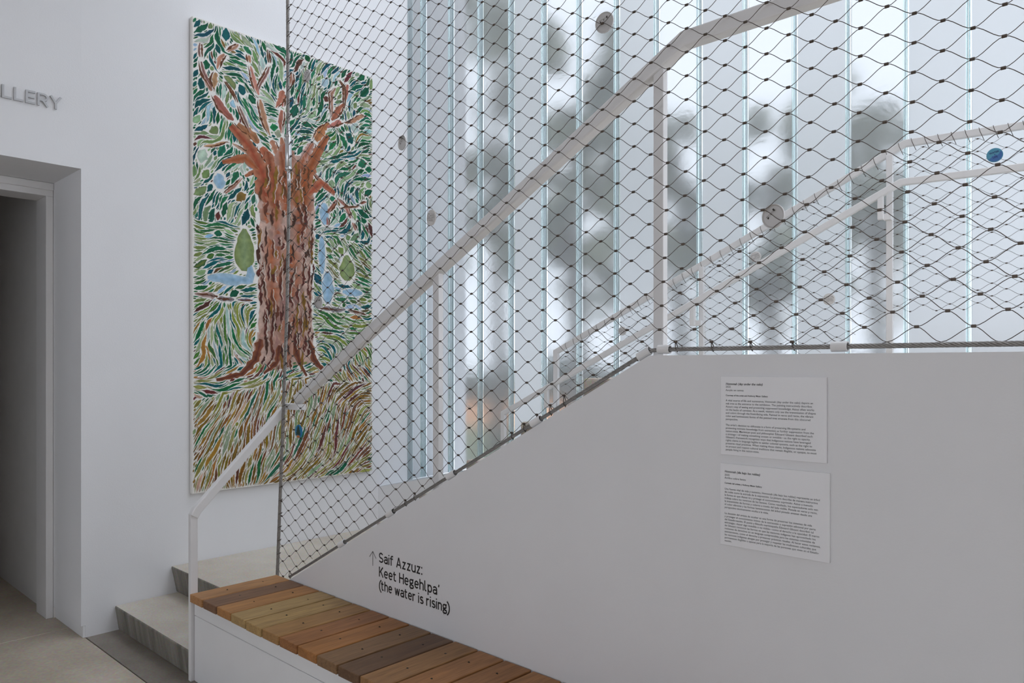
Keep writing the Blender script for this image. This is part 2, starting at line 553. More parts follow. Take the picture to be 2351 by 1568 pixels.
step_piece(1.657, 1.680, 2.10, 0.0, 0.1535, XW + 0.001, -3.826)
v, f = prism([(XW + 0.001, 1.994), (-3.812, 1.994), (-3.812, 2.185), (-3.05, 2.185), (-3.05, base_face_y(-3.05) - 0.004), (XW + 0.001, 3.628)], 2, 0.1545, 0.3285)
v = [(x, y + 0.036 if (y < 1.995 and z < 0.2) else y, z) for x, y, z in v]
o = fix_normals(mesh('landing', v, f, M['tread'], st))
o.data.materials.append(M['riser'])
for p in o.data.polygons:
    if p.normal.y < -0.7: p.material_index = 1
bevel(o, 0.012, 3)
NS, RUN = 7, 0.315
X0 = KX - NS * RUN
RISE = (KZ - 0.08 - 0.3285) / NS
for k in range(NS):
    xa, xb = X0 + k * RUN, X0 + (k + 1) * RUN + 0.02
    zt = 0.3285 + RISE * (k + 1)
    v, f = prism([(xa, 2.185), (xb, 2.185), (xb, base_face_y(xb) - 0.006), (xa, base_face_y(xa) - 0.006)], 2, zt - RISE - 0.02, zt)
    bevel(fix_normals(mesh('step', v, f, M['tread'], st)), 0.01)
zt = KZ - 0.08
v, f = prism([(KX + 0.021, 2.185), (2.0, 2.185), (2.0, base_face_y(2.0) - 0.006), (KX + 0.021, base_face_y(KX) - 0.006)], 2, zt - 0.2, zt)
fix_normals(mesh('upper_landing', v, f, M['tread'], st))

# partition wall with sloping top
wp = empty('wall_partition', (-1.5, YP, 0), 'white stair partition with a sloping top edge carrying lettering and cards', 'wall', kind='structure')
prism_obj('partition_panel', [(-3.80, 0.0), (2.5, 0.0), (2.5, KZ), (KX, KZ), (-3.80, part_top(-3.80))], 1, YP, YP + TP, M['partition'], wp)

# low wall under the glass, its top rising to the right
bw = empty('wall_back', (XW, 3.63, 0), 'low white upstand below the channel glass with a rising top edge', 'wall', kind='structure')
Ls = 8.1
pv = []
for dep in (0.0, 0.62):
    for (s, z) in ((0, 0.0), (Ls, 0.0), (Ls, 0.640 + 0.222 * Ls), (0, 0.640)):
        pv.append(gpt(s, dep, z, (XW, 3.6325)))
fix_normals(mesh('upstand', pv, BOXF, M['wall'], bw))
fix_normals(mesh('sill', [gpt(s, dep, 0.6405 + 0.222 * s + dz, (XW, 3.6325)) for dz in (0.0, 0.004) for (s, dep) in ((0.001, 0.012), (Ls, 0.012), (Ls, 0.6), (0.001, 0.6))], BOXF, M['alu'], bw))

# ------------------------------------------------------------------ channel glass
win = empty('window_1', gpt(2.5, 0, 1.0), 'tall wall of upright translucent channel glass behind the stair', 'glass wall', kind='structure')
PITCH, S0 = 0.2950, 0.156
FROST = {-1, 3, 6, 8, 10, 12, 13, 15, 16, 18, 20, 21, 23, 25}
FL, TH = 0.060, 0.007


def channel(s0, s1, zb, zt, mat):
    r = 0.006
    prof = [(s0, 0), (s0 + TH, 0), (s0 + TH, FL - TH - r), (s0 + TH + r, FL - TH), (s1 - TH - r, FL - TH), (s1 - TH, FL - TH - r), (s1 - TH, 0), (s1, 0), (s1, FL - r), (s1 - r, FL), (s0 + r, FL), (s0, FL - r)]
    n = len(prof)
    v = [gpt(a, d, zb + 0.222 * (a - s0)) for a, d in prof] + [gpt(a, d, zt) for a, d in prof]
    f = [(i, (i + 1) % n, n + (i + 1) % n, n + i) for i in range(n)]
    caps = [(0, 1, 2, 11), (2, 3, 10, 11), (3, 4, 9, 10), (4, 5, 8, 9), (5, 6, 7, 8)]
    f += [tuple(q) for q in caps] + [tuple(n + i for i in reversed(q)) for q in caps]
    o = fix_normals(mesh('glass_channel', v, f, M['glass_flange'], win))
    o.data.materials.append(mat)
    for i in (3, 9): o.data.polygons[i].material_index = 1
    return o


def sill_z(s): return 0.655 + 0.222 * (s + 0.04)


for k in range(-1, 26):
    a = S0 + PITCH * k + 0.002
    b = S0 + PITCH * (k + 1) - 0.002
    a = max(a, 0.004)
    channel(a, b, sill_z(a), SKY - 0.02, M['glass_frost'] if k in FROST else M['glass_clear'])
for k in range(0, 27):
    s = S0 + PITCH * k
    v = [gpt(s + ds, dp, z) for z in (sill_z(s), SKY - 0.03) for ds, dp in ((-0.0014, 0.052), (0.0014, 0.052), (0.0014, 0.058), (-0.0014, 0.058))]
    mesh('seal', v, BOXF, M['alu'], win)
v = [gpt(s, dp, sill_z(s) - 0.022 + dz) for dz in (0, 0.018) for s, dp in ((0.003, -0.012), (7.9, -0.012), (7.9, 0.075), (0.003, 0.075))]
fix_normals(mesh('sill_channel', v, BOXF, M['alu'], win))

# ------------------------------------------------------------------ bench
BX0, BY0, BY1, BZ = -3.800, 1.652, 2.134, 0.452
PW, PG = 0.1370, 0.0100
NP = 20
bench = empty('slatted_bench', (-2.5, 1.9, 0), 'long bench with brown hardwood slats on a white boxed base', 'bench')
xe = BX0 + NP * (PW + PG)
bevel(box('fascia', BX0 + 0.004, xe, BY0 + 0.020, BY0 + 0.060, 0.340, BZ - 0.0415, M['bench_white'], bench), 0.002, 1)
bevel(box('front_panel', BX0 + 0.004, xe, BY0 + 0.021, BY0 + 0.045, 0.002, 0.3375, M['bench_white'], bench), 0.002, 1)
bevel(box('end_panel', BX0 + 0.004, BX0 + 0.022, BY0 + 0.061, BY1, 0.002, BZ - 0.0415, M['bench_white'], bench), 0.002, 1)
box('back_rail', BX0 + 0.023, xe, BY1 - 0.05, BY1, 0.002, BZ - 0.0415, M['bench_white'], bench)
WOODC = [(166, 118, 76), (118, 84, 64), (160, 110, 62), (158, 128, 84), (158, 126, 80), (150, 110, 66), (142, 92, 52), (150, 98, 50),
         (122, 90, 62), (96, 68, 48), (138, 98, 60), (146, 98, 56), (142, 94, 52), (148, 100, 56), (132, 88, 50), (150, 104, 60), (120, 84, 54), (146, 98, 54), (140, 94, 52), (134, 92, 56)]
for k in range(NP):
    x0 = BX0 + k * (PW + PG)
    dz = rnd.uniform(-0.001, 0.001)
    e0 = rnd.uniform(-0.003, 0.002)
    o = box('slat', x0, x0 + PW, BY0 + e0, BY1, BZ - 0.041 + dz, BZ + dz, M['wood'], bench)
    bevel(o, 0.004, 2)
    c = srgb(*WOODC[k])
    g_ = (c[0] + c[1] + c[2]) / 3
    o.color = tuple(m_ * (x * 0.90 + g_ * 0.10) for x, m_ in zip(c[:3], (1.36, 1.40, 1.28))) + (1,)
    for yy in (0.165, 0.365):
        sx = x0 + PW * 0.5 + rnd.uniform(-0.012, 0.012)
        vs, fs = tube_vf([(sx, BY0 + yy + rnd.uniform(-.006, .006), BZ + dz - 0.004), (sx, BY0 + yy, BZ + dz + 0.0006)], 0.0052, 10)
        mesh('screw', vs, fs, M['screw'], o)

# ------------------------------------------------------------------ near handrail
hr = empty('stair_handrail', (-3.8, 1.68, 0), 'thick white steel handrail climbing behind the near wire net', 'handrail')
YR = 2.205
SX, SY = (1, 0, 0), (0, 1, 0)
bevel(box('post', -3.830, -3.801, 1.655, 1.693, 0.001, 0.858, M['steel_white'], hr), 0.003)
sweep('rail', [(-3.812, 1.672, 0.842), (-3.812, 1.690, 0.872), (-3.812, 2.186, 1.372)], SX, 0.018, 0.022, M['steel_white'], hr)
bevel(box('elbow', -3.825, -3.655, 2.180, 2.232, 1.371, 1.404, M['steel_white'], hr), 0.004)
RZ = lambda x: 1.4217 + (x + 3.7052) * 0.526
xk = -1.275
sweep('rail', [(-3.700, YR, RZ(-3.700)), (xk, YR, RZ(xk)), (2.2, YR, RZ(xk))], SY, 0.024, 0.026, M['steel_white'], hr, 0.006)
for px in (-2.520, -1.372, -0.20, 0.97):
    zb = 0.3285 + RISE * max(0, min(NS, math.ceil((px - X0) / RUN)))
    bevel(box('post', px - 0.020, px + 0.020, YR - 0.014, YR + 0.014, zb + 0.001, RZ(min(px, xk)) - 0.014, M['steel_white'], hr), 0.003)

# ------------------------------------------------------------------ far guard rail along the glass
FP = (-3.0, 3.68)


def fpt(s, off, z): return (FP[0] + D8[0] * s + N8[0] * off, FP[1] + D8[1] * s + N8[1] * off, z)


fg = empty('guard_rail', fpt(0, 0, 0.33), 'slim white double guard rail standing against the channel glass', 'railing')
N8v = (N8[0], N8[1], 0)
UR = lambda s: 1.700 + (s + 0.0625) * 0.4985
uk = 1.935
ur_pts = [fpt(-0.055, 0, 0.40), fpt(-0.055, 0, UR(-0.055)), fpt(uk, 0, UR(uk)), fpt(4.6, 0, UR(uk))]
sweep('top_rail', ur_pts, N8v, 0.013, 0.017, M['steel_white'], fg, 0.003)
LR = lambda s: 1.300 + (s + 0.428) * 0.508
lk = 1.925
sweep('hand_rail', [fpt(-0.424, -0.065, 0.42), fpt(-0.424, -0.065, LR(-0.424)), fpt(lk, -0.065, LR(lk)), fpt(4.6, -0.065, LR(lk))], N8v, 0.014, 0.016, M['steel_white'], fg, 0.003)
for s in (0.912, 1.868, 2.83, 3.8):
    x = FP[0] + D8[0] * s
    zb = 0.3285 + RISE * max(0, min(NS, math.ceil((x - X0) / RUN)))
    zt = UR(min(s, uk)) - 0.012
    vv = [fpt(s + a, o, z) for z in (zb, zt) for a, o in ((-0.014, -0.02), (0.014, -0.02), (0.014, 0.02), (-0.014, 0.02))]
    bevel(mesh('post', vv, BOXF, M['steel_white'], fg), 0.002)
for s in (-0.055, 0.912, 1.868, 2.83):
    zl = LR(min(s - 0.03, lk))
    vv = [fpt(s - 0.03 + a, o, z) for z in (zl - 0.125, zl) for a, o in ((-0.014, -0.078), (0.012, -0.078), (0.012, -0.052), (-0.014, -0.052))]
    br = bevel(mesh('bracket', vv, BOXF, M['steel_white'], fg), 0.002)
    vv = [fpt(s + a, o, z) for z in (zl - 0.125, zl - 0.095) for a, o in ((-0.02, -0.053), (0.012, -0.053), (0.012, -0.019), (-0.02, -0.019))]
    mesh('bracket', vv, BOXF, M['steel_white'], fg)

# ------------------------------------------------------------------ near wire net
YN = 2.157
KN = YN / 2.21
LC = [(-3.833, 0.40), (-3.831, 0.46), (-3.760, 1.47), (-3.727, 1.95), (-3.706, 2.60), (-3.717, 2.95), (-3.721, 3.63), (-3.722, 5.19)]
NTOP, NRX = 5.14, 1.30


def left_x(z):
    for (x0, z0), (x1, z1) in zip(LC[:-1], LC[1:]):
        if z <= z1: return x0 + (x1 - x0) * (z - z0) / (z1 - z0)
    return LC[-1][0]


CAB = 0.020


def low_z(x): return part_top(x) + (CAB * 1.12 if x < KX else CAB)


def lat(i, m):
    """knot position of lattice column i, row m (i+m even)"""
    x = -2.7292 + 0.0692 * i
    if i < -9: x -= 0.0006 * (i + 9) ** 2 * 0.5
    z = 3.2789 - 0.0015 * i + 0.0385 * m
    if m < 0:
        z -= 3.1e-5 * m * m
        x += 0.0175 * (m / 38.0) ** 2 - 0.0018 * max(i, 0) * (m / 33.0) ** 4 * 0.8
    return KN * x, EYE + KN * (z - EYE)


def inside(x, z): return left_x(z) + 0.006 < x < NRX and low_z(x) + 0.004 < z < NTOP


net = empty('cable_net', (-3.8, YN, 0.46), 'large near net of bronze wire diamonds stretched above the partition', 'wire net')


def strand_runs(i0, m0, dm, latf, ins, irange, K=6):
    pts = []
    for n in range(irange):
        i, m = i0 + n, m0 + dm * n
        a, b = latf(i, m), latf(i + 1, m + dm)
        for k in range(K):
            t = k / K
            # tangent runs level through every ferrule
            s = t * t * (3 - 2 * t)
            s = 0.88 * s + 0.12 * t
            xx = a[0] + (b[0] - a[0]) * t
            pts.append((xx, a[1] + (b[1] - a[1]) * s))
    runs, cur = [], []
    for p in pts:
        if ins(*p): cur.append(p)
        else:
            if len(cur) > 2: runs.append(cur)
            cur = []
    if len(cur) > 2: runs.append(cur)
    return runs


I0, I1 = -18, 63
for dm in (1, -1):
    starts = range(-150, 120, 2)
    for m0 in starts:
        mm = m0 if (I0 + m0) % 2 == 0 else m0 + 1
        for run in strand_runs(I0, mm, dm, lat, inside, I1 - I0):
            off = 0.0012 * dm
            v, f = tube_vf([(x, YN + off, z) for x, z in run], 0.00108, 5)
            mesh('wire', v, f, M['wire'], net, smooth=True)

fv = np.array(boxv(-0.0068, 0.0068, -0.0042, 0.0042, -0.0055, 0.0055))
fme = bpy.data.meshes.new('ferrule')
hexp = [(-0.0028, -0.0022), (-0.0028, 0.0022), (-0.0010, 0.0041), (0.0010, 0.0041), (0.0028, 0.0022), (0.0028, -0.0022), (0.0010, -0.0041), (-0.0010, -0.0041)]
fvv, fff = prism(hexp, 0, -0.0054, 0.0054)
fme.from_pydata(fvv, [], fff); fme.materials.append(M['ferrule'])
knots = []
for i in range(I0, I1):
    for m in range(-150, 80):
        if (i + m) % 2: continue
        x, z = lat(i, m)
        if inside(x, z + 0.001) and inside(x, z - 0.012): knots.append((x, z))


def to_px(x, y, z):
    dx = x * U[0] + y * U[1]; d = x * V[0] + y * V[1]
    return CX + F_PX * dx / d, HZ - F_PX * (z - EYE) / d, d


def rank(k):
    px, py, d = to_px(k[0], YN, k[1])
    return d if (0 <= px <= IW and 0 <= py <= IH) else 100 + d


knots.sort(key=rank)
for x, z in knots[:290]:
    o = bpy.data.objects.new('ferrule', fme); o.location = (x, YN, z); put(o, net)
mb = MB()
for x, z in knots[290:]:
    mb.add([(p[0] + x, p[1] + YN, p[2] + z) for p in fvv], fff)
tag(mb.build('ferrules', M['ferrule'], net), kind='stuff')
# border ropes
rope('edge_cable', [(x, YN, z) for x, z in LC[:5]], 0.0095, M['rope'], net, pitch=0.06)
rope('edge_cable', [(x, YN, z) for x, z in LC[5:]], 0.0095, M['rope'], net, pitch=0.06)
tb = tube('turnbuckle', [(-3.7075, YN, 2.60), (-3.7085, YN, 2.655), (-3.709, YN, 2.66), (-3.7122, YN, 2.70), (-3.7125, YN, 2.705), (-3.7145, YN, 2.885), (-3.715, YN, 2.89), (-3.717, YN, 2.95)], 0.01, M['chrome'], net, 12,
          [0.010, 0.010, 0.010, 0.010, 0.0175, 0.0175, 0.012, 0.0105])
tube('lock_nut', [(-3.7127, YN, 2.692), (-3.713, YN, 2.712)], 0.021, M['chrome'], tb, 6)
tube('lock_nut', [(-3.715, YN, 2.875), (-3.7152, YN, 2.89)], 0.020, M['chrome'], tb, 6)
cz = lambda x: low_z(x)
rope('edge_cable', [(-3.70, YN, cz(-3.70)), (KX - 0.012, YN, cz(KX - 0.012)), (KX + 0.03, YN, cz(KX + 0.03)), (NRX + 0.6, YN, cz(NRX))], 0.0075, M['rope'], net, pitch=0.075)
rope('edge_cable', [(-3.722, YN, NTOP + 0.03), (NRX, YN, NTOP + 0.03)], 0.0075, M['rope'], net, pitch=0.09)
# ties that lace the net to the lower cable and to the left cable
low = {}
for x, z in knots:
    c = round((x / KN + 2.7292) / 0.0692)
    if c not in low or z < low[c][1]: low[c] = (x, z)
for x, z in low.values():
    zc = cz(x)
    if z - zc > 0.033 or x > NRX - 0.05: continue
    t = 0.0086
    pts = [(x, YN, z), (x + 0.002, YN - 0.004, zc + (z - zc) * 0.55), (x + 0.005, YN - t, zc + 0.002), (x + 0.007, YN, zc - t * 1.05), (x + 0.006, YN + t, zc), (x + 0.001, YN + 0.003, z - 0.003)]
    vs, fs = tube_vf(pts, 0.0017, 5)
    mesh('tie', vs, fs, M['wire'], net, smooth=True)
for k in range(60):
    z = 0.56 + k * 0.0756
    x = left_x(z)
    pts = [(x + 0.03, YN, z + 0.012), (x + 0.008, YN - 0.008, z), (x - 0.010, YN - 0.003, z - 0.006), (x - 0.006, YN + 0.009, z - 0.003), (x + 0.012, YN + 0.006, z + 0.002)]
    vs, fs = tube_vf(pts, 0.0018, 5)
    mesh('tie', vs, fs, M['wire'], net, smooth=True)
# sleeves welded on the partition edge
for x, ang in ((-3.195, 1), (-2.800, 1), (-2.378, 1), (-1.893, 1), (-1.405, 1), (-1.327, 0), (-0.760, 0), (-0.15, 0)):
    a = math.atan(SLOPE) if ang else 0.0
    h = 0.026 if ang else 0.022
    c = Vector((x, YN, low_z(x)))
    d = Vector((math.cos(a), 0, math.sin(a)))
    up = Vector((-math.sin(a), 0, math.cos(a)))
    ro, ri, ns = 0.0150, 0.0118, 18
    vs, fs = [], []
    for e in (-1, 1):
        for r in (ro, ri):
            for k in range(ns):
                an = 2 * math.pi * k / ns
                vs.append(c + d * h * e + Vector((0, 1, 0)) * math.cos(an) * r + up * math.sin(an) * r)
    for k in range(ns):
        k2 = (k + 1) % ns
        fs += [(k, k2, 2 * ns + k2, 2 * ns + k), (ns + k2, ns + k, 3 * ns + k, 3 * ns + k2), (k2, k, ns + k, ns + k2), (2 * ns + k, 2 * ns + k2, 3 * ns + k2, 3 * ns + k)]
    mesh('cable_sleeve', vs, fs, M['steel_white'], wp, smooth=False)

# ------------------------------------------------------------------ far wire net
fn = empty('cable_net', fpt(1.5, 0, 1.0), 'finer wire net filling the slim guard rail before the glass', 'wire net')


def flat(i, m): return 0.9578 + 0.0555 * i, 2.1121 + 0.0292 * m


def fins(s, z): return -0.03 < s < 3.4 and UR(min(s, uk)) - 0.82 < z < UR(min(s, uk)) - 0.022


for dm in (1, -1):
    for m0 in range(-110, 110, 2):
        mm = m0 if (-19 + m0) % 2 == 0 else m0 + 1
        for run in strand_runs(-19, mm, dm, flat, fins, 66, 5):
            v, f = tube_vf([fpt(s, 0.001 * dm, z) for s, z in run], 0.0008, 4)
            mesh('wire', v, f, M['wire'], fn, smooth=True)
mb = MB()
for i in range(-19, 46):
    for m in range(-60, 60):
        if (i + m) % 2: continue
        s, z = flat(i, m)
        if fins(s, z):
            c = fpt(s, 0, z)
            mb.add([(c[0] + p[0] * 0.75, c[1] + p[1] * 0.75, c[2] + p[2] * 0.7) for p in fvv], fff)
tag(mb.build('ferrules', M['ferrule'], fn), kind='stuff')
for k in range(48):
    s = 0.02 + k * 0.0555
    zt = UR(min(s, uk))
    pts = [fpt(s, -0.016, zt + 0.018), fpt(s + 0.004, -0.0185, zt), fpt(s + 0.012, -0.017, zt - 0.02), fpt(s + 0.020, -0.002, zt - 0.040)]
    vs, fs = tube_vf(pts, 0.0013, 4)
    mesh('tie', vs, fs, M['wire'], fn, smooth=True)

# ------------------------------------------------------------------ text helpers
MY = Matrix(((1, 0, 0, 0), (0, 0, -1, 0), (0, 1, 0, 0), (0, 0, 0, 1)))       # text on a face looking to -Y
MX = Matrix(((0, 0, 1, 0), (1, 0, 0, 0), (0, 1, 0, 0), (0, 0, 0, 1)))        # text on a face looking to +X
_dg = bpy.context


def text_mesh(body, size=1.0, offset=0.0, extrude=0.0, res=3, shear=0.0, spacing=1.0):
    cu = bpy.data.curves.new('text', 'FONT')
    cu.body = body; cu.size = size; cu.offset = offset; cu.extrude = extrude
    cu.resolution_u = res; cu.shear = shear; cu.space_character = spacing
    ob = bpy.data.objects.new('text', cu)
    COL.objects.link(ob)
    dg = bpy.context.evaluated_depsgraph_get()
    me = bpy.data.meshes.new_from_object(ob.evaluated_get(dg))
    bpy.data.objects.remove(ob); bpy.data.curves.remove(cu)
    n = len(me.vertices)
    co = np.empty(n * 3); me.vertices.foreach_get('co', co)
    faces = [tuple(p.vertices) for p in me.polygons]
    bpy.data.meshes.remove(me)
    return co.reshape(-1, 3), faces


def place_text(name, co, faces, mtx, origin, sx, sy, mat, parent):
    c = co * np.array([sx, sy, 1.0])
    R = np.array(mtx.to_3x3())
    return mesh(name, c @ R.T + np.array(origin), faces, mat, parent)


# ------------------------------------------------------------------ title lettering on the partition
tl = empty('title_lettering', (-2.6, YP, 0.5), 'black vinyl exhibition title in three lines above the bench', 'lettering')


def arc(cx_, cy_, rx, ry, a0, a1, n=14):
    return [(cx_ + rx * math.cos(math.radians(a0 + (a1 - a0) * k / n)), cy_ + ry * math.sin(math.radians(a0 + (a1 - a0) * k / n))) for k in range(n + 1)]


HB = 0.070
ARCH = arc(.18, .46, .18, .215, 180, 0) + [(.36, 0)]
GLYPH = {
    'l': (.17, [[(0, 1), (0, .2)] + arc(.13, .2, .13, .134, 180, 270, 6)[1:] + [(.17, HB)]]), 'i': (0, [[(0, 0), (0, .74)], [(0, .87), (0, 1.0)]]),
    'f': (.28, [[(.07, 0), (.07, .78)] + arc(.20, .78, .13, .155, 180, 90, 6)[1:] + [(.29, .935)], [(-.07, .675), (.27, .675)]]),
    't': (.26, [[(.06, .93), (.06, .2)] + arc(.18, .2, .12, .134, 180, 270, 6)[1:] + [(.27, HB)], [(-.07, .675), (.26, .675)]]),
    'h': (.36, [[(0, 0), (0, 1)], ARCH]), 'n': (.36, [[(0, 0), (0, .74)], ARCH]), 'r': (.26, [[(0, 0), (0, .74)], arc(.19, .44, .19, .235, 175, 68, 8)]),
    'u': (.36, [[(0, .74), (0, .28)] + arc(.18, .28, .18, .215, 180, 360)[1:], [(.36, 0), (.36, .74)]]),
    'a': (.36, [arc(.18, .49, .18, .185, 158, 0, 10) + [(.36, 0)], [(.36, .41), (.17, .41)] + arc(.16, .2375, .155, .1725, 90, 270, 10)[1:] + [(.22, .07), (.36, .2)]]),
    'e': (.38, [[(.01, .38), (.37, .38)], arc(.19, .37, .19, .305, 0, 318, 22)]),
    's': (.33, [arc(.165, .525, .15, .15, 28, 270, 14) + arc(.165, .22, .165, .155, 90, -150, 14)]), 'S': (.44, [arc(.22, .70, .20, .235, 25, 270, 16) + arc(.22, .265, .22, .20, 90, -155, 16)]),
    'z': (.36, [[(.01, .675), (.32, .675), (.04, HB), (.36, HB)]]), 'w': (.56, [[(0, .74), (.14, .02)], [(.14, .02), (.28, .70)], [(.28, .70), (.42, .02)], [(.42, .02), (.56, .74)]]),
    'p': (.38, [[(0, -.26), (0, .74)], arc(.19, .37, .19, .305, 165, -165, 20)]),
    'g': (.40, [arc(.18, .50, .165, .175, 0, 360, 22), [(.27, .63), (.34, .69), (.42, .69)], [(.08, .36), (.05, .27), (.10, .19), (.28, .165)] + arc(.25, .02, .15, .145, 80, -90, 8) + [(.14, -.125)] + arc(.14, .0, .13, .125, 270, 100, 8)]),
    'A': (.48, [[(.0, 0), (.24, 1)], [(.24, 1), (.48, 0)], [(.09, .29), (.39, .29)]]), 'K': (.44, [[(0, 0), (0, 1)], [(.42, 1), (.02, .40)], [(.14, .58), (.45, 0)]]),
    'H': (.44, [[(0, 0), (0, 1)], [(.44, 0), (.44, 1)], [(0, .52), (.44, .52)]]), ':': (0, [[(0, 0), (0, .15)], [(0, .59), (0, .74)]]),
    '\u2019': (.06, [[(.06, 1.0), (.06, .87), (.0, .76)]]), '(': (.14, [arc(.62, .40, .60, .78, 125, 235, 14)]), ')': (.14, [arc(-.46, .40, .60, .78, 55, -55, 14)]), ' ': (.08, []),
    'G': (.62, [arc(.33, .5, .33, .435, 42, 340, 24) + [(.645, .46)], [(.67, .46), (.36, .46)]]), 'L': (.44, [[(0, 1), (0, HB), (.46, HB)]]), 'E': (.46, [[(0, 0), (0, 1)], [(0, .935), (.48, .935)], [(0, .51), (.44, .51)], [(0, HB), (.48, HB)]]),
    'R': (.50, [[(0, 0), (0, 1)], [(0, .935), (.28, .935)] + arc(.28, .70, .22, .235, 90, -90, 12)[1:] + [(0, .465)], [(.25, .465), (.52, 0)]]), 'Y': (.58, [[(0, 1), (.29, .44)], [(.58, 1), (.29, .44)], [(.29, .46), (.29, 0)]]),
}


def ribbon(P, hw):
    vs = []
    n = len(P)
    for k, (x, y) in enumerate(P):
        d0 = (P[k][0] - P[k - 1][0], P[k][1] - P[k - 1][1]) if k else (P[1][0] - P[0][0], P[1][1] - P[0][1])
        d1 = (P[k + 1][0] - P[k][0], P[k + 1][1] - P[k][1]) if k < n - 1 else d0
        a = Vector(d0).normalized(); b = Vector(d1).normalized()
        n0 = Vector((-a.y, a.x)); n1_ = Vector((-b.y, b.x)); m = (n0 + n1_)
        m = m.normalized() if m.length > 1e-6 else n0
        e = hw / max(0.35, m.dot(n0))
        vs += [(x + m.x * e, y + m.y * e), (x - m.x * e, y - m.y * e)]
    return vs, [(2 * k, 2 * k + 2, 2 * k + 3, 2 * k + 1) for k in range(n - 1)]


def glyph_word(body, gap=.175):
    x, out = 0.0, []
    for ch in body:
        w, strokes = GLYPH[ch]
        out.append((ch, [[(x + p[0], p[1]) for p in s_] for s_ in strokes]))
        x += w + gap + (0.03 if w < 0.02 else 0)
    xs = [p[0] for _, ss in out for s_ in ss for p in s_]
    return out, min(xs), max(xs)


for body, x0, zb, x1, cap in (('Saif Azzuz:', -2.866, 0.6893, -2.5504, 0.0470), ('Keet Hegehlpa\u2019', -2.866, 0.6216, -2.4354, 0.0473), ('(the water is rising)', -2.866, 0.5600, -2.3681, 0.0455)):
    gl, a, b = glyph_word(body)
    hw = 0.074 * cap
    sx = (x1 - x0 - 2 * hw) / (b - a)
    line = MB()
    lift = 0.0006
    for ch, strokes in gl:
        for st_ in strokes:
            lift += 0.000004
            v2, f2 = ribbon([((p[0] - a) * sx, p[1] * cap) for p in st_], hw)
            line.add([(x0 + hw + p[0], YP - lift, zb + p[1]) for p in v2], f2)
    tag(line.build('text_line', M['ink'], tl), kind='stuff')
mb = MB()
ax, at, ab = -2.9144, 0.7330, 0.6630
for (p, q) in (((ax, ab), (ax, at - 0.003)), ((ax - 0.026, at - 0.031), (ax, at - 0.001)), ((ax + 0.026, at - 0.031), (ax, at - 0.001))):
    d = Vector((q[0] - p[0], q[1] - p[1])).normalized(); n = Vector((-d.y, d.x)) * 0.0017
    mb.add([(p[0] - n.x, YP - 0.0006, p[1] - n.y), (p[0] + n.x, YP - 0.0006, p[1] + n.y), (q[0] + n.x, YP - 0.0006, q[1] + n.y), (q[0] - n.x, YP - 0.0006, q[1] - n.y)], [(0, 1, 2, 3)])
mb.build('arrow', M['ink_grey'], tl)

# ------------------------------------------------------------------ text cards
C1 = [(1.5588, 'B', 'Homonah (day under the oaks)'), (1.5503, 'R', '2025'), (1.5399, 'R', 'Acrylic on canvas'), (1.5243, 'S', 'Courtesy of the artist and Anthony Meier Gallery')]
P11 = ['A vital source of life and sustenance, Homonah (day under the oaks) depicts an', 'oak tree as the entrance to the exhibition. The painting instructively describes',
       'Azzuz\u2019s way of seeing and protecting suppressed knowledge: Azzuz often works', 'on the backs of canvases. As a result, viewers only see the transmission of shapes',
       'and colors through the front-facing side. Painted in verso and recto, the vibrant', 'color and luminescent forms of the painted tree emanate from this obscured', 'perspective.']
P12 = ['The artist\u2019s decision to obfuscate is a form of preserving life-systems and', 'protecting intimate knowledge from extraction or further suppression from the',
       'nation-state. Martinican poet and philosopher \u00c9douard Glissant described such', 'a strategy\u2014of making something unseen or invisible\u2014as the right to opacity.',
       'Glissant\u2019s framework recognizes ways that Indigenous nations have leveraged', 'rights claims in language legible to settler colonial systems, such as the right to',
       'preserve ritual practices. When making these claims, Indigenous nations advocate', 'to protect and respect cultural traditions that remain illegible, or opaque, to most', 'people living in the nation-state.']
C2 = [(1.2885, 'B', 'Homonah (d\u00eda bajo los robles)'), (1.2782, 'R', '2025'), (1.2692, 'R', 'Acr\u00edlico sobre lienzo'), (1.2537, 'S', 'Cortes\u00eda del artista y Anthony Meier Gallery')]
P21 = ['Una fuente vital de vida y sustento, Homonah (d\u00eda bajo los robles) representa un \u00e1rbol', 'de roble como la entrada de la exposici\u00f3n. La pintura describe de manera instructiva',
       'la forma en que Azzuz ve y protege el conocimiento suprimido: Azzuz a menudo', 'trabaja sobre los reversos de los lienzos. Como resultado, los espectadores solo ven',
       'la transmisi\u00f3n de formas y colores a trav\u00e9s del lado visible. Pintada en verso y recto,', 'el color vibrante y las formas luminiscentes del \u00e1rbol pintado emanan desde una', 'perspectiva t\u00e9cnicamente oculta a la vista.']
P22 = ['La decisi\u00f3n del artista de ocultar es una forma de preservar los sistemas de vida', 'y proteger el conocimiento \u00edntimo de la extracci\u00f3n o supresi\u00f3n adicional por parte',
       'del Estado-naci\u00f3n. El poeta y fil\u00f3sofo martinique\u00f1o \u00c9douard Glissant describi\u00f3 tal', 'estrategia\u2014hacer algo invisible o no visible\u2014como el derecho a la opacidad. El marco',
       'de Glissant reconoce las formas en que las naciones ind\u00edgenas han aprovechado los', 'reclamos de derechos en un lenguaje comprensible para los sistemas coloniales de',
       'asentamiento, como el derecho a preservar pr\u00e1cticas rituales. Al hacer estos reclamos,', 'las naciones ind\u00edgenas abogan por proteger y respetar las tradiciones culturales que',
       'permanecen ilegibles u opacas para la mayor\u00eda de las personas que viven en el Estado-', 'naci\u00f3n.']
C1 += [(1.5083 - 0.00963 * i, 'R', t) for i, t in enumerate(P11)] + [(1.4326 - 0.00946 * i, 'R', t) for i, t in enumerate(P12)]
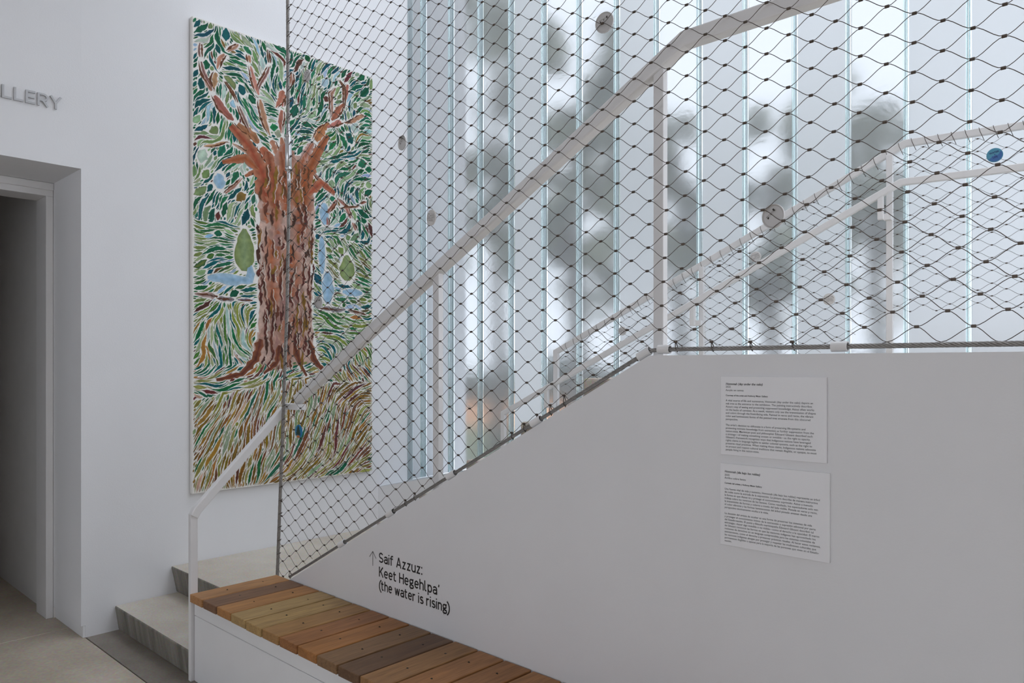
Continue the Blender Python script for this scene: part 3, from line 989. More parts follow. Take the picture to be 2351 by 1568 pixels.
C2 += [(1.2352 - 0.0095 * i, 'R', t) for i, t in enumerate(P21)] + [(1.1597 - 0.0094 * i, 'R', t) for i, t in enumerate(P22)]
for (x0, x1, z0, z1, tx, lines, ref, wref, lab) in (
        (-1.1105, -0.7875, 1.3430, 1.5855, -1.0937, C1, P11[0], 0.2682, 'upper white text card in English on the stair partition'),
        (-1.1120, -0.7790, 1.0640, 1.3160, -1.0975, C2, P21[0], 0.2906, 'lower white text card in Spanish on the stair partition')):
    cd = empty('wall_card', ((x0 + x1) / 2, YP - 0.003, z0), lab, 'text card', 'artwork text cards')
    bevel(box('board', x0, x1, YP - 0.0065, YP - 0.0003, z0, z1, M['card'], cd), 0.0006, 1)
    co, fc = text_mesh(ref, 1.0, 0.006, 0, 2)
    sc = wref / (co[:, 0].max() - co[:, 0].min())
    for z, kind, body in lines:
        co, fc = text_mesh(body, 1.0, {'B': 0.024, 'R': 0.006, 'S': 0.024}[kind], 0, 2, 0.18 if kind == 'B' else 0.0)
        k = sc * {'B': 1.12, 'R': 1.0, 'S': 0.80}[kind]
        place_text('text_line', co, fc, MY, (tx, YP - 0.0068, z), k, k * 1.0, M['card_ink'], cd)

# ------------------------------------------------------------------ raised wall letters
wlt = empty('wall_sign', (XW, 1.15, 3.1), 'raised grey metal letters above the doorway spelling a room name', 'sign')
gl, a, b = glyph_word('GALLERY', 0.20)
cap, hw = 0.0722, 0.0052
xl = min(p[0] for p in gl[2][1][0])                # "LLERY" runs from Y=1.0765 to Y=1.371
sx = (1.3712 - 1.0765 - 2 * hw) / (b - xl)
for ch, strokes in gl:
    mb = MB()
    for q_, st_ in enumerate(strokes):
        v2, f2 = ribbon([((p[0] - xl) * sx, min(max(p[1] * cap, 0.0), cap)) for p in st_], hw)
        n = len(v2)
        X1 = XW + 0.0125 + 0.00004 * q_
        vs = [(XW + 0.001, 1.0765 + hw + p[0], 3.0996 + p[1]) for p in v2] + [(X1, 1.0765 + hw + p[0], 3.0996 + p[1]) for p in v2]
        fs = [tuple(reversed(q)) for q in f2] + [tuple(k + n for k in q) for q in f2]
        fs += [(2 * k, 2 * k + 2, n + 2 * k + 2, n + 2 * k) for k in range(n // 2 - 1)] + [(2 * k + 3, 2 * k + 1, n + 2 * k + 1, n + 2 * k + 3) for k in range(n // 2 - 1)]
        fs += [(0, n, n + 1, 1), (n - 2, n - 1, 2 * n - 1, 2 * n - 2)]
        mb.add(vs, fs)
    fix_normals(mb.build('letter', M['letter_grey'], wlt))

# ------------------------------------------------------------------ painting
PY0, PY1, PZ0, PZ1 = 2.118, 3.548, 0.780, 3.895
PX = XW + 0.042
pt = empty('tree_painting', (XW + 0.02, (PY0 + PY1) / 2, PZ0), 'tall unframed painting of a rust trunked tree in leaf mosaic', 'painting')
bevel(box('canvas', XW + 0.004, PX, PY0, PY1, PZ0, PZ1, M['canvas'], pt), 0.003, 2)
PWD, PHT = PY1 - PY0, PZ1 - PZ0
prr = random.Random(21)
RES = 0.0035
GW, GH = int(PWD / RES) + 1, int(PHT / RES) + 1


def vnoise(seed):
    rs = np.random.RandomState(seed); g = rs.rand(64, 64)

    def fn(x, y):
        xi, yi = math.floor(x), math.floor(y); fx, fy = x - xi, y - yi
        fx = fx * fx * (3 - 2 * fx); fy = fy * fy * (3 - 2 * fy)
        a = g[yi % 64, xi % 64]; b = g[yi % 64, (xi + 1) % 64]; c = g[(yi + 1) % 64, xi % 64]; d = g[(yi + 1) % 64, (xi + 1) % 64]
        return (a * (1 - fx) + b * fx) * (1 - fy) + (c * (1 - fx) + d * fx) * fy - 0.5
    return fn


n1, n2, n3 = vnoise(1), vnoise(2), vnoise(3)


def trunk_edges(t):
    L = [(0.62, 0.30), (0.80, 0.40), (1.14, 0.45), (1.5, 0.455), (1.86, 0.44), (2.10, 0.45), (2.26, 0.50), (2.40, 0.60)]
    Rr = [(0.62, 1.02), (0.80, 0.96), (1.14, 0.885), (1.5, 0.90), (1.86, 0.905), (2.10, 0.91), (2.26, 0.86), (2.40, 0.74)]

    def ip(A):
        if t <= A[0][0]: return A[0][1]
        for (a, x), (b, y) in zip(A[:-1], A[1:]):
            if t <= b: return x + (y - x) * (t - a) / (b - a)
        return A[-1][1]
    return ip(L), ip(Rr)


def zone(s, t):
    l, r = trunk_edges(t)
    if 0.86 < t < 2.36 and l < s < r: return 'trunk'
    if t < 0.66 + 0.10 * n1(s * 3, 7) + 0.10 * math.exp(-((s - 0.66) / 0.35) ** 2): return 'grass'
    if t < 0.84: return 'root'
    if t < 1.26: return 'swirl'
    if t < 1.80: return 'side'
    return 'leaf'


def angle(s, t):
    z = zone(s, t)
    q = n1(s * 3.4, t * 3.4) * 3.0 + n2(s * 8.5, t * 8.5) * 1.6 + n3(s * 17, t * 17) * 0.9
    if z == 'trunk': return math.pi / 2 + n2(s * 9, t * 2.5) * 0.7
    if z == 'grass': return math.radians(66 - 36 * (s - 0.7)) + q * 0.42
    if z == 'root': return (0.35 if s < 0.66 else -0.4) + q * 0.5
    if z == 'swirl': return math.radians(70) * (1 if s < 0.66 else -1) * (0.4 + abs(n1(s * 3 + 9, t * 3)) * 2) + q * 0.8
    if z == 'side': return math.radians(24 if s < 0.66 else -18) + q * 0.55
    return math.radians(118 if s < 0.66 else 55) + q * 1.0


PAL = {
    'leaf': [((8, 82, 54), 8), ((0, 74, 82), 7), ((104, 132, 82), 5), ((134, 158, 122), 4), ((26, 104, 70), 5), ((146, 176, 196), 1.4), ((92, 46, 38), 0.8), ((118, 96, 40), 0.6), ((168, 186, 176), 2)],
    'side': [((10, 88, 58), 7), ((0, 82, 88), 3), ((106, 124, 62), 4), ((140, 160, 118), 3), ((142, 174, 200), 2.2), ((88, 62, 30), 1), ((36, 104, 62), 4)],
    'swirl': [((12, 92, 56), 7), ((0, 88, 88), 3), ((120, 134, 60), 4), ((150, 112, 48), 2), ((84, 42, 34), 1), ((150, 168, 130), 3), ((160, 186, 186), 1.5)],
    'root': [((96, 52, 40), 3), ((18, 92, 56), 5), ((132, 134, 70), 4), ((150, 110, 50), 2), ((0, 88, 84), 2), ((176, 140, 116), 1)],
    'grass': [((148, 108, 42), 6), ((104, 74, 30), 5), ((128, 120, 52), 3.5), ((146, 142, 80), 1.6), ((92, 46, 40), 2.6), ((24, 92, 56), 2), ((132, 150, 118), 2), ((186, 156, 134), 0.7)],
    'trunk': [((92, 50, 42), 6), ((132, 96, 34), 3), ((112, 66, 44), 3), ((60, 62, 70), 0.6), ((150, 88, 62), 2)],
}
ALT = {(10, 86, 58): (60, 116, 52), (10, 88, 58): (92, 120, 50), (12, 92, 56): (96, 132, 52), (148, 108, 42): (96, 68, 26), (104, 74, 30): (154, 118, 50), (128, 124, 56): (88, 84, 34), (92, 46, 40): (140, 92, 58), (92, 50, 42): (128, 84, 44)}


def pick(z):
    L = PAL[z]; r = prr.random() * sum(w for _, w in L)
    for c, w in L:
        r -= w
        if r <= 0: return c
    return L[0][0]


occ = np.zeros((GH, GW), dtype=bool)


def free(s, t):
    i, j = int(s / RES), int(t / RES)
    return 0 <= i < GW and 0 <= j < GH and not occ[j, i]


_discs = {}


def stamp(s, t, r):
    k = max(1, int(round(r / RES)))
    if k not in _discs:
        yy, xx = np.mgrid[-k:k + 1, -k:k + 1]; _discs[k] = (xx * xx + yy * yy) <= k * k + 0.5
    d = _discs[k]
    i, j = int(s / RES), int(t / RES)
    i0, i1, j0, j1 = max(0, i - k), min(GW, i + k + 1), max(0, j - k), min(GH, j + k + 1)
    if i0 >= i1 or j0 >= j1: return
    occ[j0:j1, i0:i1] |= d[j0 - j + k:j1 - j + k, i0 - i + k:i1 - i + k]


SV, SF, SC, LIFT = [], [], [], []


def stroke(pts, ws, c0, c1, lift=0.0012, jag=0.15):
    """a leaf of paint: three vertices across, colour c0 at the spine and c1 at the rims"""
    n0 = len(SV); n = len(pts)
    if lift is None:
        lift = 0.0006 + 0.000014 * len(LIFT); LIFT.append(1)
    lo, li = srgb(*c0), srgb(*c1)
    for k, (s, t) in enumerate(pts):
        a, b = pts[max(0, k - 1)], pts[min(n - 1, k + 1)]
        dx, dy = b[0] - a[0], b[1] - a[1]
        l = math.hypot(dx, dy) or 1
        nx, ny = -dy / l, dx / l
        w = ws[k]
        wl, wr = w * (1 + prr.uniform(-jag, jag)), w * (1 + prr.uniform(-jag, jag))
        for e, cc in ((wl, li), (0, lo), (-wr, li)):
            SV.append((min(max(s + nx * e, 0.002), PWD - 0.002), min(max(t + ny * e, 0.002), PHT - 0.002), lift + 0.000002 * k + prr.uniform(0, 0.00005))); SC.append(cc)
    for k in range(n - 1):
        a = n0 + k * 3
        SF.append((a, a + 3, a + 4, a + 1)); SF.append((a + 1, a + 4, a + 5, a + 2))


def var(c, d=12): return tuple(min(255, max(0, x + prr.uniform(-d, d))) for x in c)


def polyline(pts, step=0.02):
    out = []
    for (a, b) in zip(pts[:-1], pts[1:]):
        l = math.hypot(b[0] - a[0], b[1] - a[1]); n = max(1, int(l / step))
        for k in range(n): out.append((a[0] + (b[0] - a[0]) * k / n, a[1] + (b[1] - a[1]) * k / n))
    out.append(pts[-1]); return out


# boughs
BR = [([(0.56, 2.26), (0.42, 2.42), (0.26, 2.52), (0.13, 2.64), (0.08, 2.76)], 0.055, (152, 92, 66)), ([(0.13, 2.66), (0.06, 2.86), (0.03, 3.02)], 0.016, (96, 52, 42)),
      ([(0.14, 2.68), (0.20, 2.90), (0.32, 3.05)], 0.022, (168, 118, 92)), ([(0.40, 2.44), (0.30, 2.66), (0.22, 2.76)], 0.014, (96, 60, 44)),
      ([(0.60, 2.32), (0.50, 2.56), (0.46, 2.76), (0.38, 3.00)], 0.030, (168, 116, 98)), ([(0.47, 2.74), (0.54, 2.95), (0.52, 3.07)], 0.014, (92, 48, 40)),
      ([(0.66, 2.36), (0.62, 2.56), (0.66, 2.80)], 0.026, (160, 104, 84)), ([(0.60, 2.66), (0.70, 2.90), (0.72, 3.0)], 0.03, (164, 106, 80)),
      ([(0.80, 2.30), (0.93, 2.52), (1.06, 2.68), (1.16, 2.84), (1.20, 3.0)], 0.045, (156, 98, 74)), ([(1.02, 2.62), (1.22, 2.72), (1.38, 2.80)], 0.026, (168, 116, 94)),
      ([(1.06, 2.70), (1.05, 2.88), (1.12, 3.0)], 0.018, (150, 92, 70)), ([(1.17, 2.80), (1.17, 2.96), (1.10, 3.02)], 0.012, (104, 64, 40)),
      ([(0.90, 2.26), (1.05, 2.16), (1.18, 2.06), (1.26, 1.88)], 0.026, (150, 90, 70)), ([(1.10, 2.10), (1.02, 1.96), (1.00, 1.88)], 0.016, (158, 100, 78)), ([(1.14, 2.04), (1.30, 2.06), (1.40, 2.12)], 0.012, (150, 96, 76)),
      ([(0.46, 2.28), (0.26, 2.34), (0.06, 2.28)], 0.016, (172, 128, 110)), ([(0.44, 2.22), (0.30, 2.06), (0.22, 1.98)], 0.016, (150, 94, 66)),
      ([(0.02, 1.30), (0.20, 1.29), (0.42, 1.29)], 0.026, (116, 108, 112)), ([(0.96, 1.25), (1.16, 1.26), (1.36, 1.22)], 0.022, (124, 114, 116))]
bi = 0
for pts, w, c in BR:
    full = polyline(pts, 0.014)
    full = [(s + n2(s * 9, t * 9) * 0.035, t + n3(s * 9, t * 9) * 0.03) for s, t in full]
    cuts = [0]
    while cuts[-1] < len(full) - 4: cuts.append(min(len(full), cuts[-1] + prr.randrange(9, 19)))
    for a_, b_ in zip(cuts[:-1], cuts[1:]):
        q = full[a_:b_ - 1]
        n = len(q)
        if n < 4: continue
        bi += 1
        fr_ = 1 - 0.6 * a_ / len(full)
        ph = prr.uniform(0.6, 1.6)
        ws = [max(0.003, w * 0.82 * fr_ * math.sin(math.pi * ((k + 0.5) / (n + 0.2)) ** ph) ** 0.6 * prr.uniform(0.75, 1.15)) for k in range(n)]
        cc = var(c, 10)
        rim = tuple(min(255, x + 30) for x in prr.choice([cc, (168, 140, 134), cc]))
        stroke(q, ws, cc, rim, lift=None, jag=0.22)
        for (s, t), ww in zip(q, ws): stamp(s, t, ww + 0.0045)
        sg = prr.choice((-1, 1))
        q4 = [(s + sg * (ws[i_] + 0.010), t + prr.uniform(-.003, .003)) for i_, (s, t) in enumerate(q)]
        stroke(q4, [0.0065 * math.sin(math.pi * (i_ + 0.4) / n) * prr.uniform(0.6, 1.5) for i_ in range(n)], (92, 50, 40), (110, 74, 40), lift=None, jag=0.3)
        for s, t in q4: stamp(s, t, 0.0105)
# two smooth stones by the trunk
for (cx_, cy_, a_, b_, c) in ((0.358, 1.63, 0.078, 0.145, (122, 138, 82)), (1.19, 1.585, 0.072, 0.098, (134, 150, 92))):
    q = [(cx_, cy_ - b_ + 2 * b_ * k / 12) for k in range(13)]
    ws = [a_ * math.sin(math.pi * (k + 0.3) / 12.6) ** 0.55 * (1.15 - 0.045 * k) for k in range(13)]
    stroke(q, ws, (134, 154, 112), c, jag=0.10)
    for (s, t), ww in zip(q, ws): stamp(s, t, ww + 0.008)
# ponds
for (s0, t0, wd, hg) in ((0.26, 1.42, 0.16, 0.035), (0.97, 1.66, 0.03, 0.14), (1.02, 1.42, 0.05, 0.12), (0.99, 1.97, 0.04, 0.08), (0.18, 2.07, 0.04, 0.05), (0.40, 1.47, 0.03, 0.06), (1.24, 1.40, 0.09, 0.03)):
    if wd > hg:
        q = [(s0 - wd + 2 * wd * k / 8, t0) for k in range(9)]; hf = hg
    else:
        q = [(s0, t0 - hg + 2 * hg * k / 8) for k in range(9)]; hf = wd
    ws = [hf * math.sin(math.pi * (k + 0.4) / 8.8) ** 0.6 for k in range(9)]
    stroke(q, ws, (140, 176, 206), (164, 192, 212), jag=0.25)
    for (s, t), ww in zip(q, ws): stamp(s, t, ww + 0.006)
# trunk ground: one pale rose body, soft rust clouds on it, bark strokes last
q, ws = [], []
for k in range(50):
    t = 0.82 + 1.52 * k / 49
    l, r = trunk_edges(t)
    q.append(((l + r) / 2 + 0.02 * n2(k * 0.5, 3), t)); ws.append(max(0.02, (r - l) / 2 - 0.012 + 0.03 * n1(k * 0.8, 9)) * (1 if k > 2 else 0.8))
stroke(q, ws, (188, 156, 145), (196, 166, 154), lift=0.0003, jag=0.03)
for k in range(34):
    t = 0.92 + 1.40 * (k + prr.random()) / 34
    l, r = trunk_edges(t)
    h = prr.uniform(0.14, 0.30); w = prr.uniform(0.045, 0.10)
    s = prr.uniform(l + w, r - w) if r - l > 2 * w else (l + r) / 2
    q = [(s + 0.02 * n2(j, k), t - h / 2 + h * j / 10) for j in range(11)]
    ws = [w * math.sin(math.pi * (j + 0.25) / 10.5) ** 0.8 for j in range(11)]
    base = prr.choice([(156, 90, 62), (164, 104, 80), (150, 112, 106), (168, 98, 64), (160, 126, 116)])
    if t > 1.95: base = prr.choice([(150, 80, 50), (156, 88, 56), (164, 98, 68)])
    stroke(q, ws, base, (176, 140, 126), lift=None, jag=0.12)
for pts, w in (([(0.52, 1.98), (0.50, 2.16), (0.40, 2.34), (0.26, 2.46)], 0.075), ([(0.58, 1.95), (0.57, 2.16), (0.53, 2.34)], 0.07), ([(0.66, 2.0), (0.66, 2.2), (0.63, 2.36)], 0.05),
               ([(0.82, 2.0), (0.82, 2.18), (0.92, 2.40), (1.02, 2.56)], 0.065), ([(0.76, 1.98), (0.75, 2.16), (0.78, 2.32)], 0.055), ([(0.86, 2.10), (0.96, 2.20), (1.08, 2.14)], 0.04),
               ([(0.46, 2.20), (0.36, 2.26), (0.20, 2.20)], 0.035)):
    q = polyline(pts, 0.02); n = len(q)
    ws = [w * min(1, (k + 1.5) / 5) * (1 - 0.72 * (k / n) ** 1.4) * prr.uniform(0.82, 1.12) for k in range(n)]
    stroke(q, ws, var((150, 80, 48), 8), (172, 116, 90), lift=None, jag=0.18)
for pts, w in (([(0.48, 1.02), (0.44, 0.88), (0.34, 0.78), (0.16, 0.74)], 0.035), ([(0.86, 1.02), (0.90, 0.88), (0.98, 0.80), (1.14, 0.80)], 0.03), ([(0.62, 0.98), (0.60, 0.86), (0.50, 0.78)], 0.03), ([(0.74, 0.98), (0.78, 0.86), (0.84, 0.76)], 0.028)):
    q = polyline(pts, 0.02); n = len(q)
    ws = [w * (1 - 0.75 * k / n) * min(1, (k + 1) / 3) * prr.uniform(0.7, 1.25) for k in range(n)]
    stroke(q, ws, (94, 48, 40), (138, 84, 56), lift=None, jag=0.25)
    for (s, t), ww in zip(q, ws): stamp(s, t, ww + 0.004)
for k in range(210):
    t = 0.84 + 1.44 * prr.random() ** 1.25
    l, r = trunk_edges(t)
    s = prr.uniform(l + 0.01, r - 0.01)
    h = prr.uniform(0.05, 0.17); w = prr.uniform(0.006, 0.013)
    if not free(s, t): continue
    ph = prr.uniform(0, 6)
    q = [(s + 0.004 * math.sin(ph + j * 1.7) + 0.035 * n2(s * 14 + ph, (t + j * 0.02) * 9), t - h / 2 + h * j / 9) for j in range(10)]
    ws = [w * math.sin(math.pi * (j + 0.2) / 9.4) * prr.uniform(0.5, 1.35) for j in range(10)]
    cc = prr.choice([(88, 44, 38), (88, 44, 38), (102, 56, 40), (124, 90, 32), (70, 44, 34)]) if t < 2.0 else prr.choice([(128, 94, 34), (96, 60, 36)])
    if t < 1.25 and prr.random() < 0.3: cc = (70, 40, 34)
    stroke(q, ws, cc, tuple(min(255, x + 12) for x in cc), lift=None, jag=0.25)
    for (a, b), ww in zip(q, ws): stamp(a, b, ww + 0.004)
    if prr.random() < 0.5:
        q3 = [(a + w * 1.5, b) for a, b in q]
        stroke(q3, [0.0028] * 10, (206, 190, 180), (206, 190, 180), lift=None, jag=0.4)


def trace(s, t, L, w, gap):
    z0 = zone(s, t)

    def go(sign):
        out = []; a, b = s, t
        pa = None
        d = 0.0
        while d < L / 2:
            an = angle(a, b)
            ux, uy = math.cos(an) * sign, math.sin(an) * sign
            if pa and ux * pa[0] + uy * pa[1] < 0: ux, uy = -ux, -uy
            pa = (ux, uy)
            a += ux * 0.009; b += uy * 0.009; d += 0.009
            if not (0.004 < a < PWD - 0.004 and 0.004 < b < PHT - 0.004): break
            if not free(a, b): break
            z = zone(a, b)
            if (z == 'trunk') != (z0 == 'trunk'): break
            out.append((a, b))
        return out
    return go(-1)[::-1] + [(s, t)] + go(1), z0


ZS = {'leaf': 1.1, 'side': 0.9, 'swirl': 0.9, 'root': 0.85, 'grass': 0.85, 'trunk': 0.7}
for (L, w, gap, ns) in ((0.10, 0.026, 0.0040, 220), (0.27, 0.0135, 0.0036, 1800), (0.22, 0.0125, 0.0034, 5000), (0.16, 0.0115, 0.0032, 9000), (0.11, 0.010, 0.0030, 16000), (0.06, 0.008, 0.0020, 26000)):
    for _ in range(ns):
        s, t = prr.uniform(0.004, PWD - 0.004), prr.uniform(0.004, PHT - 0.004)
        if not free(s, t): continue
        z = zone(s, t)
        if z == 'trunk' or (w > 0.02 and z not in ('leaf', 'side')): continue
        k = ZS[z]
        q, z = trace(s, t, L * (1.2 if z == 'grass' else 1.0) * prr.uniform(0.5, 1.2), w, gap)
        if len(q) < 3: continue
        n = len(q); wl_, wr_ = [], []
        wm = w * k * prr.uniform(0.55, 1.25)
        for i, (a, b) in enumerate(q):
            p, r = q[max(0, i - 1)], q[min(n - 1, i + 1)]
            dx, dy = r[0] - p[0], r[1] - p[1]; l = math.hypot(dx, dy) or 1
            nx, ny = -dy / l, dx / l
            lim = wm * (0.8 + 0.4 * prr.random()) * min(1.0, 3.4 * (i + 0.25) / n, 3.4 * (n - 0.75 - i) / n)
            for sg, arr in ((1, wl_), (-1, wr_)):
                ww = 0.0
                while ww + 0.0025 <= lim and free(a + sg * nx * (ww + 0.0025), b + sg * ny * (ww + 0.0025)): ww += 0.0025
                arr.append(max(ww, 0.0008))
        sm = lambda A: [(A[max(0, i - 1)] + A[i] * 2 + A[min(n - 1, i + 1)]) / 4 for i in range(n)]
        wl_, wr_ = sm(wl_), sm(wr_)
        ws = [(x + y) / 2 for x, y in zip(wl_, wr_)]
        q2 = []
        for i, (a, b) in enumerate(q):
            p, r = q[max(0, i - 1)], q[min(n - 1, i + 1)]
            dx, dy = r[0] - p[0], r[1] - p[1]; l = math.hypot(dx, dy) or 1
            h_ = (wl_[i] - wr_[i]) / 2
            q2.append((a - dy / l * h_, b + dx / l * h_))
        q = q2
        c = pick(z)
        rim = ALT.get(c, tuple(min(255, x + 20) for x in c)) if prr.random() < 0.75 else tuple(min(255, x + 18) for x in c)
        if prr.random() < 0.4: c, rim = rim, c
        stroke(q, ws, var(c), var(rim), jag=0.20)
        for (a, b), ww in zip(q, ws): stamp(a, b, ww + gap)
pv = [(PX + l, PY0 + s, PZ0 + t) for s, t, l in SV]
P2 = np.array([(p[1], p[2]) for p in pv])
TRI = []
for q in SF:
    for t3 in ((q[0], q[1], q[2]), (q[0], q[2], q[3])):
        e1, e2 = P2[t3[1]] - P2[t3[0]], P2[t3[2]] - P2[t3[0]]
        ar = e1[0] * e2[1] - e1[1] * e2[0]
        if abs(ar) > 1e-8: TRI.append(t3 if ar > 0 else (t3[0], t3[2], t3[1]))
po = mesh('brush_strokes', pv, TRI, M['paint'], pt)
ca = po.data.color_attributes.new('paint', 'FLOAT_COLOR', 'POINT')
ca.data.foreach_set('color', np.array(SC, dtype=np.float32).ravel())
tag(po, kind='stuff')

# ------------------------------------------------------------------ button badges


def badge(name, c, r, normal, roll, label, face, tilt=0.0):
    """round pin badge; face: 'back', 'print', 'tree', 'water'"""
    root = empty(name, c, label, 'badge', 'round badges pinned to the wire nets')
    n = Vector(normal).normalized()
    n = Matrix.Rotation(tilt, 3, 'Z') @ n
    up = Vector((0, 0, 1)); rt = up.cross(n).normalized() * -1
    rt = n.cross(up) * -1
    rt = up.cross(n).normalized()
    up = n.cross(rt)
    rt2 = rt * math.cos(roll) + up * math.sin(roll); up2 = up * math.cos(roll) - rt * math.sin(roll)
    P = lambda a, b, h: Vector(c) + rt2 * a + up2 * b + n * h
    ns = 40

    def lathe(prof, mat, nm, par):
        vs, fs = [], []
        for (rr, h) in prof:
            for k in range(ns):
                an = 2 * math.pi * k / ns; vs.append(P(rr * math.cos(an), rr * math.sin(an), h))
        m = len(prof)
        for j in range(m - 1):
            for k in range(ns): fs.append((j * ns + k, j * ns + (k + 1) % ns, (j + 1) * ns + (k + 1) % ns, (j + 1) * ns + k))
        fs.append(tuple(range((m - 1) * ns, m * ns)))
        fs.append(tuple(range(ns - 1, -1, -1)))
        return fix_normals(mesh(nm, vs, fs, mat, par))

    def flat_poly(nm, polys, mat, h, par):
        mb = MB()
        for poly in polys: mb.add([P(a, b, h) for a, b in poly], [tuple(range(len(poly)))])
        return mb.build(nm, mat, par)
    if face == 'back':
        sh = lathe([(r * 0.985, -0.004), (r, -0.001), (r * 0.985, 0.0015), (r * 0.93, 0.002), (r * 0.86, -0.0002), (r * 0.84, -0.0012)], M['badge'], 'shell', root)
        pin = [P(-r * 0.45, r * 0.28, 0.0), P(-r * 0.42, r * 0.34, 0.004), P(-r * 0.28, r * 0.30, 0.005), P(r * 0.05, r * 0.29, 0.005), P(r * 0.40, r * 0.28, 0.005)]
        vs, fs = tube_vf(pin, 0.0008, 5)
        pn = mesh('pin', vs, fs, M['rope'], root, smooth=True)
        flat_poly('clasp', [[(r * 0.34, r * 0.18), (r * 0.48, r * 0.18), (r * 0.48, r * 0.40), (r * 0.34, r * 0.40)]], M['screw'], 0.0045, root)
        flat_poly('slot', [[(-r * 0.50, r * 0.16), (-r * 0.36, r * 0.16), (-r * 0.30, r * 0.30), (-r * 0.42, r * 0.30)], [(-r * 0.06, r * 0.22), (r * 0.04, r * 0.22), (r * 0.04, r * 0.32), (-r * 0.06, r * 0.32)]], M['screw'], -0.0009, root)
        return root
    mat = {'print': M['badge_face'], 'tree': M['badge_blue'], 'water': M['badge_sea']}[face]
    lathe([(r * 0.97, -0.004), (r, -0.002), (r, -0.0008), (r * 0.95, 0.0004), (r * 0.80, 0.0012)], mat, 'shell', root)
    h = 0.0015
    if face == 'print':
        rr = random.Random(int(c[0] * 1e4))
        polys = []
        for row in range(5):
            y = r * (0.42 - 0.2 * row); half = math.sqrt(max(0.01, 0.66 - (y / r) ** 2)) * r
            x = -half
            while x < half - r * 0.08:
                w = rr.uniform(0.05, 0.13) * r
                if rr.random() < 0.8: polys.append([(x, y - r * 0.055), (x + w * 0.75, y - r * 0.055), (x + w * 0.85, y + r * 0.05), (x + w * 0.15, y + r * 0.065)])
                x += w + r * 0.03
        flat_poly('print', polys, M['badge_ink'], h, root)
    elif face == 'tree':
        polys = []
        for k, (y0, y1, w) in enumerate(((0.35, 0.90, 0.36), (0.0, 0.58, 0.56), (-0.32, 0.25, 0.72), (-0.55, -0.05, 0.74))):
            polys.append([(-w * r, y0 * r), (-w * 0.4 * r, y0 * r + 0.05 * r), (w * 0.4 * r, y0 * r + 0.05 * r), (w * r, y0 * r), (0.08 * r, y1 * r), (-0.08 * r, y1 * r)])
        for k, pl in enumerate(polys): flat_poly('bough', [pl], M['badge_green'], h + 0.00012 * k, root)
        flat_poly('ground', [[(-0.36 * r, -0.92 * r), (0.36 * r, -0.92 * r), (0.5 * r, -0.7 * r), (0.2 * r, -0.56 * r), (-0.2 * r, -0.56 * r), (-0.5 * r, -0.7 * r)]], M['badge_orange'], h, root)
    elif face == 'water':
        pts = [(r * 0.9 * math.cos(a), r * 0.9 * math.sin(a)) for a in np.linspace(math.radians(205), math.radians(385), 24)]
        pts += [(0.55 * r, 0.05 * r), (0.30 * r, -0.12 * r), (0.12 * r, 0.05 * r), (-0.1 * r, -0.10 * r), (-0.3 * r, -0.05 * r), (-0.5 * r, -0.25 * r)]
        flat_poly('wave', [pts], M['badge_deep'], h, root)
        R3 = Matrix((rt2, up2, n)).transposed()
        for body, yy, hh in (('WATER', 0.26, 0.24), ('is', 0.0, 0.16), ('LIFE', -0.42, 0.24)):
            co, fc = text_mesh(body, 1.0, 0.03, 0, 3)
            co[:, 0] -= (co[:, 0].min() + co[:, 0].max()) / 2
            k = hh * r / 0.727
            vv = [P(p[0] * k * 1.05, p[1] * k + yy * r, h + 0.0003) for p in co]
            mesh('text_line', vv, fc, M['badge_navy'], root)
    return root


M['badge_blue'] = plain('badge_sky_blue', srgb(30, 120, 170), 0.35)
M['badge_green'] = plain('badge_fir_green', srgb(12, 50, 32), 0.4)
M['badge_orange'] = plain('badge_orange', srgb(190, 112, 32), 0.4)
M['badge_sea'] = plain('badge_teal', srgb(78, 142, 166), 0.35)
M['badge_deep'] = plain('badge_deep_blue', srgb(62, 104, 158), 0.35)
M['badge_navy'] = plain('badge_navy_ink', srgb(30, 48, 96), 0.5)
nm = (0, -1, 0)
YB, YF = YN + 0.008, YN - 0.007
badge('button_badge', (-1.578, YB, 2.842), 0.0375, nm, 0.25, 'grey badge back above the steep handrail near the top edge', 'back', 0.10)
badge('button_badge', (-2.726, YB, 2.647), 0.0345, nm, 0.6, 'grey badge back left of the first glass strip', 'back', -0.12)
badge('button_badge', (-2.504, YF, 2.269), 0.0355, nm, -0.2, 'pale printed badge above the lower end of the near handrail', 'print', -0.1)
badge('button_badge', (-0.957, YB, 2.066), 0.0365, nm, 0.75, 'largest grey badge back overlapping the far guard rail', 'back', -0.08)
badge('button_badge', (-3.538, YB, 3.170), 0.0345, nm, 0.45, 'grey badge back hanging before the painted upper branches', 'back', 0.0)
badge('button_badge', (-3.428, YB, 1.950), 0.0335, nm, 0.05, 'grey badge back beside the painted trunk at mid height', 'back', 0.15)
badge('button_badge', (-3.598, YF, 1.261), 0.0365, nm, 0.0, 'blue badge with a green fir tree in front of the painting', 'tree', 0.0)
nf = (-N8[0], -N8[1], 0)
for s, z, r, fc, rl, lab in ((1.2154, 2.205, 0.0290, 'print', 0.3, 'small pale printed badge between the two far guard rails'),
                             (1.5883, 1.957, 0.0300, 'print', 0.0, 'small pale printed badge low on the far net right of the post'),
                             (0.4163, 1.825, 0.0270, 'print', -0.3, 'smallest pale badge at the low left end of the far net'),
                             (2.3011, 2.579, 0.0325, 'water', 0.2, 'blue round badge reading water is life at the right')):
    badge('button_badge', fpt(s, -0.008, z), r, nf, rl, lab, fc)

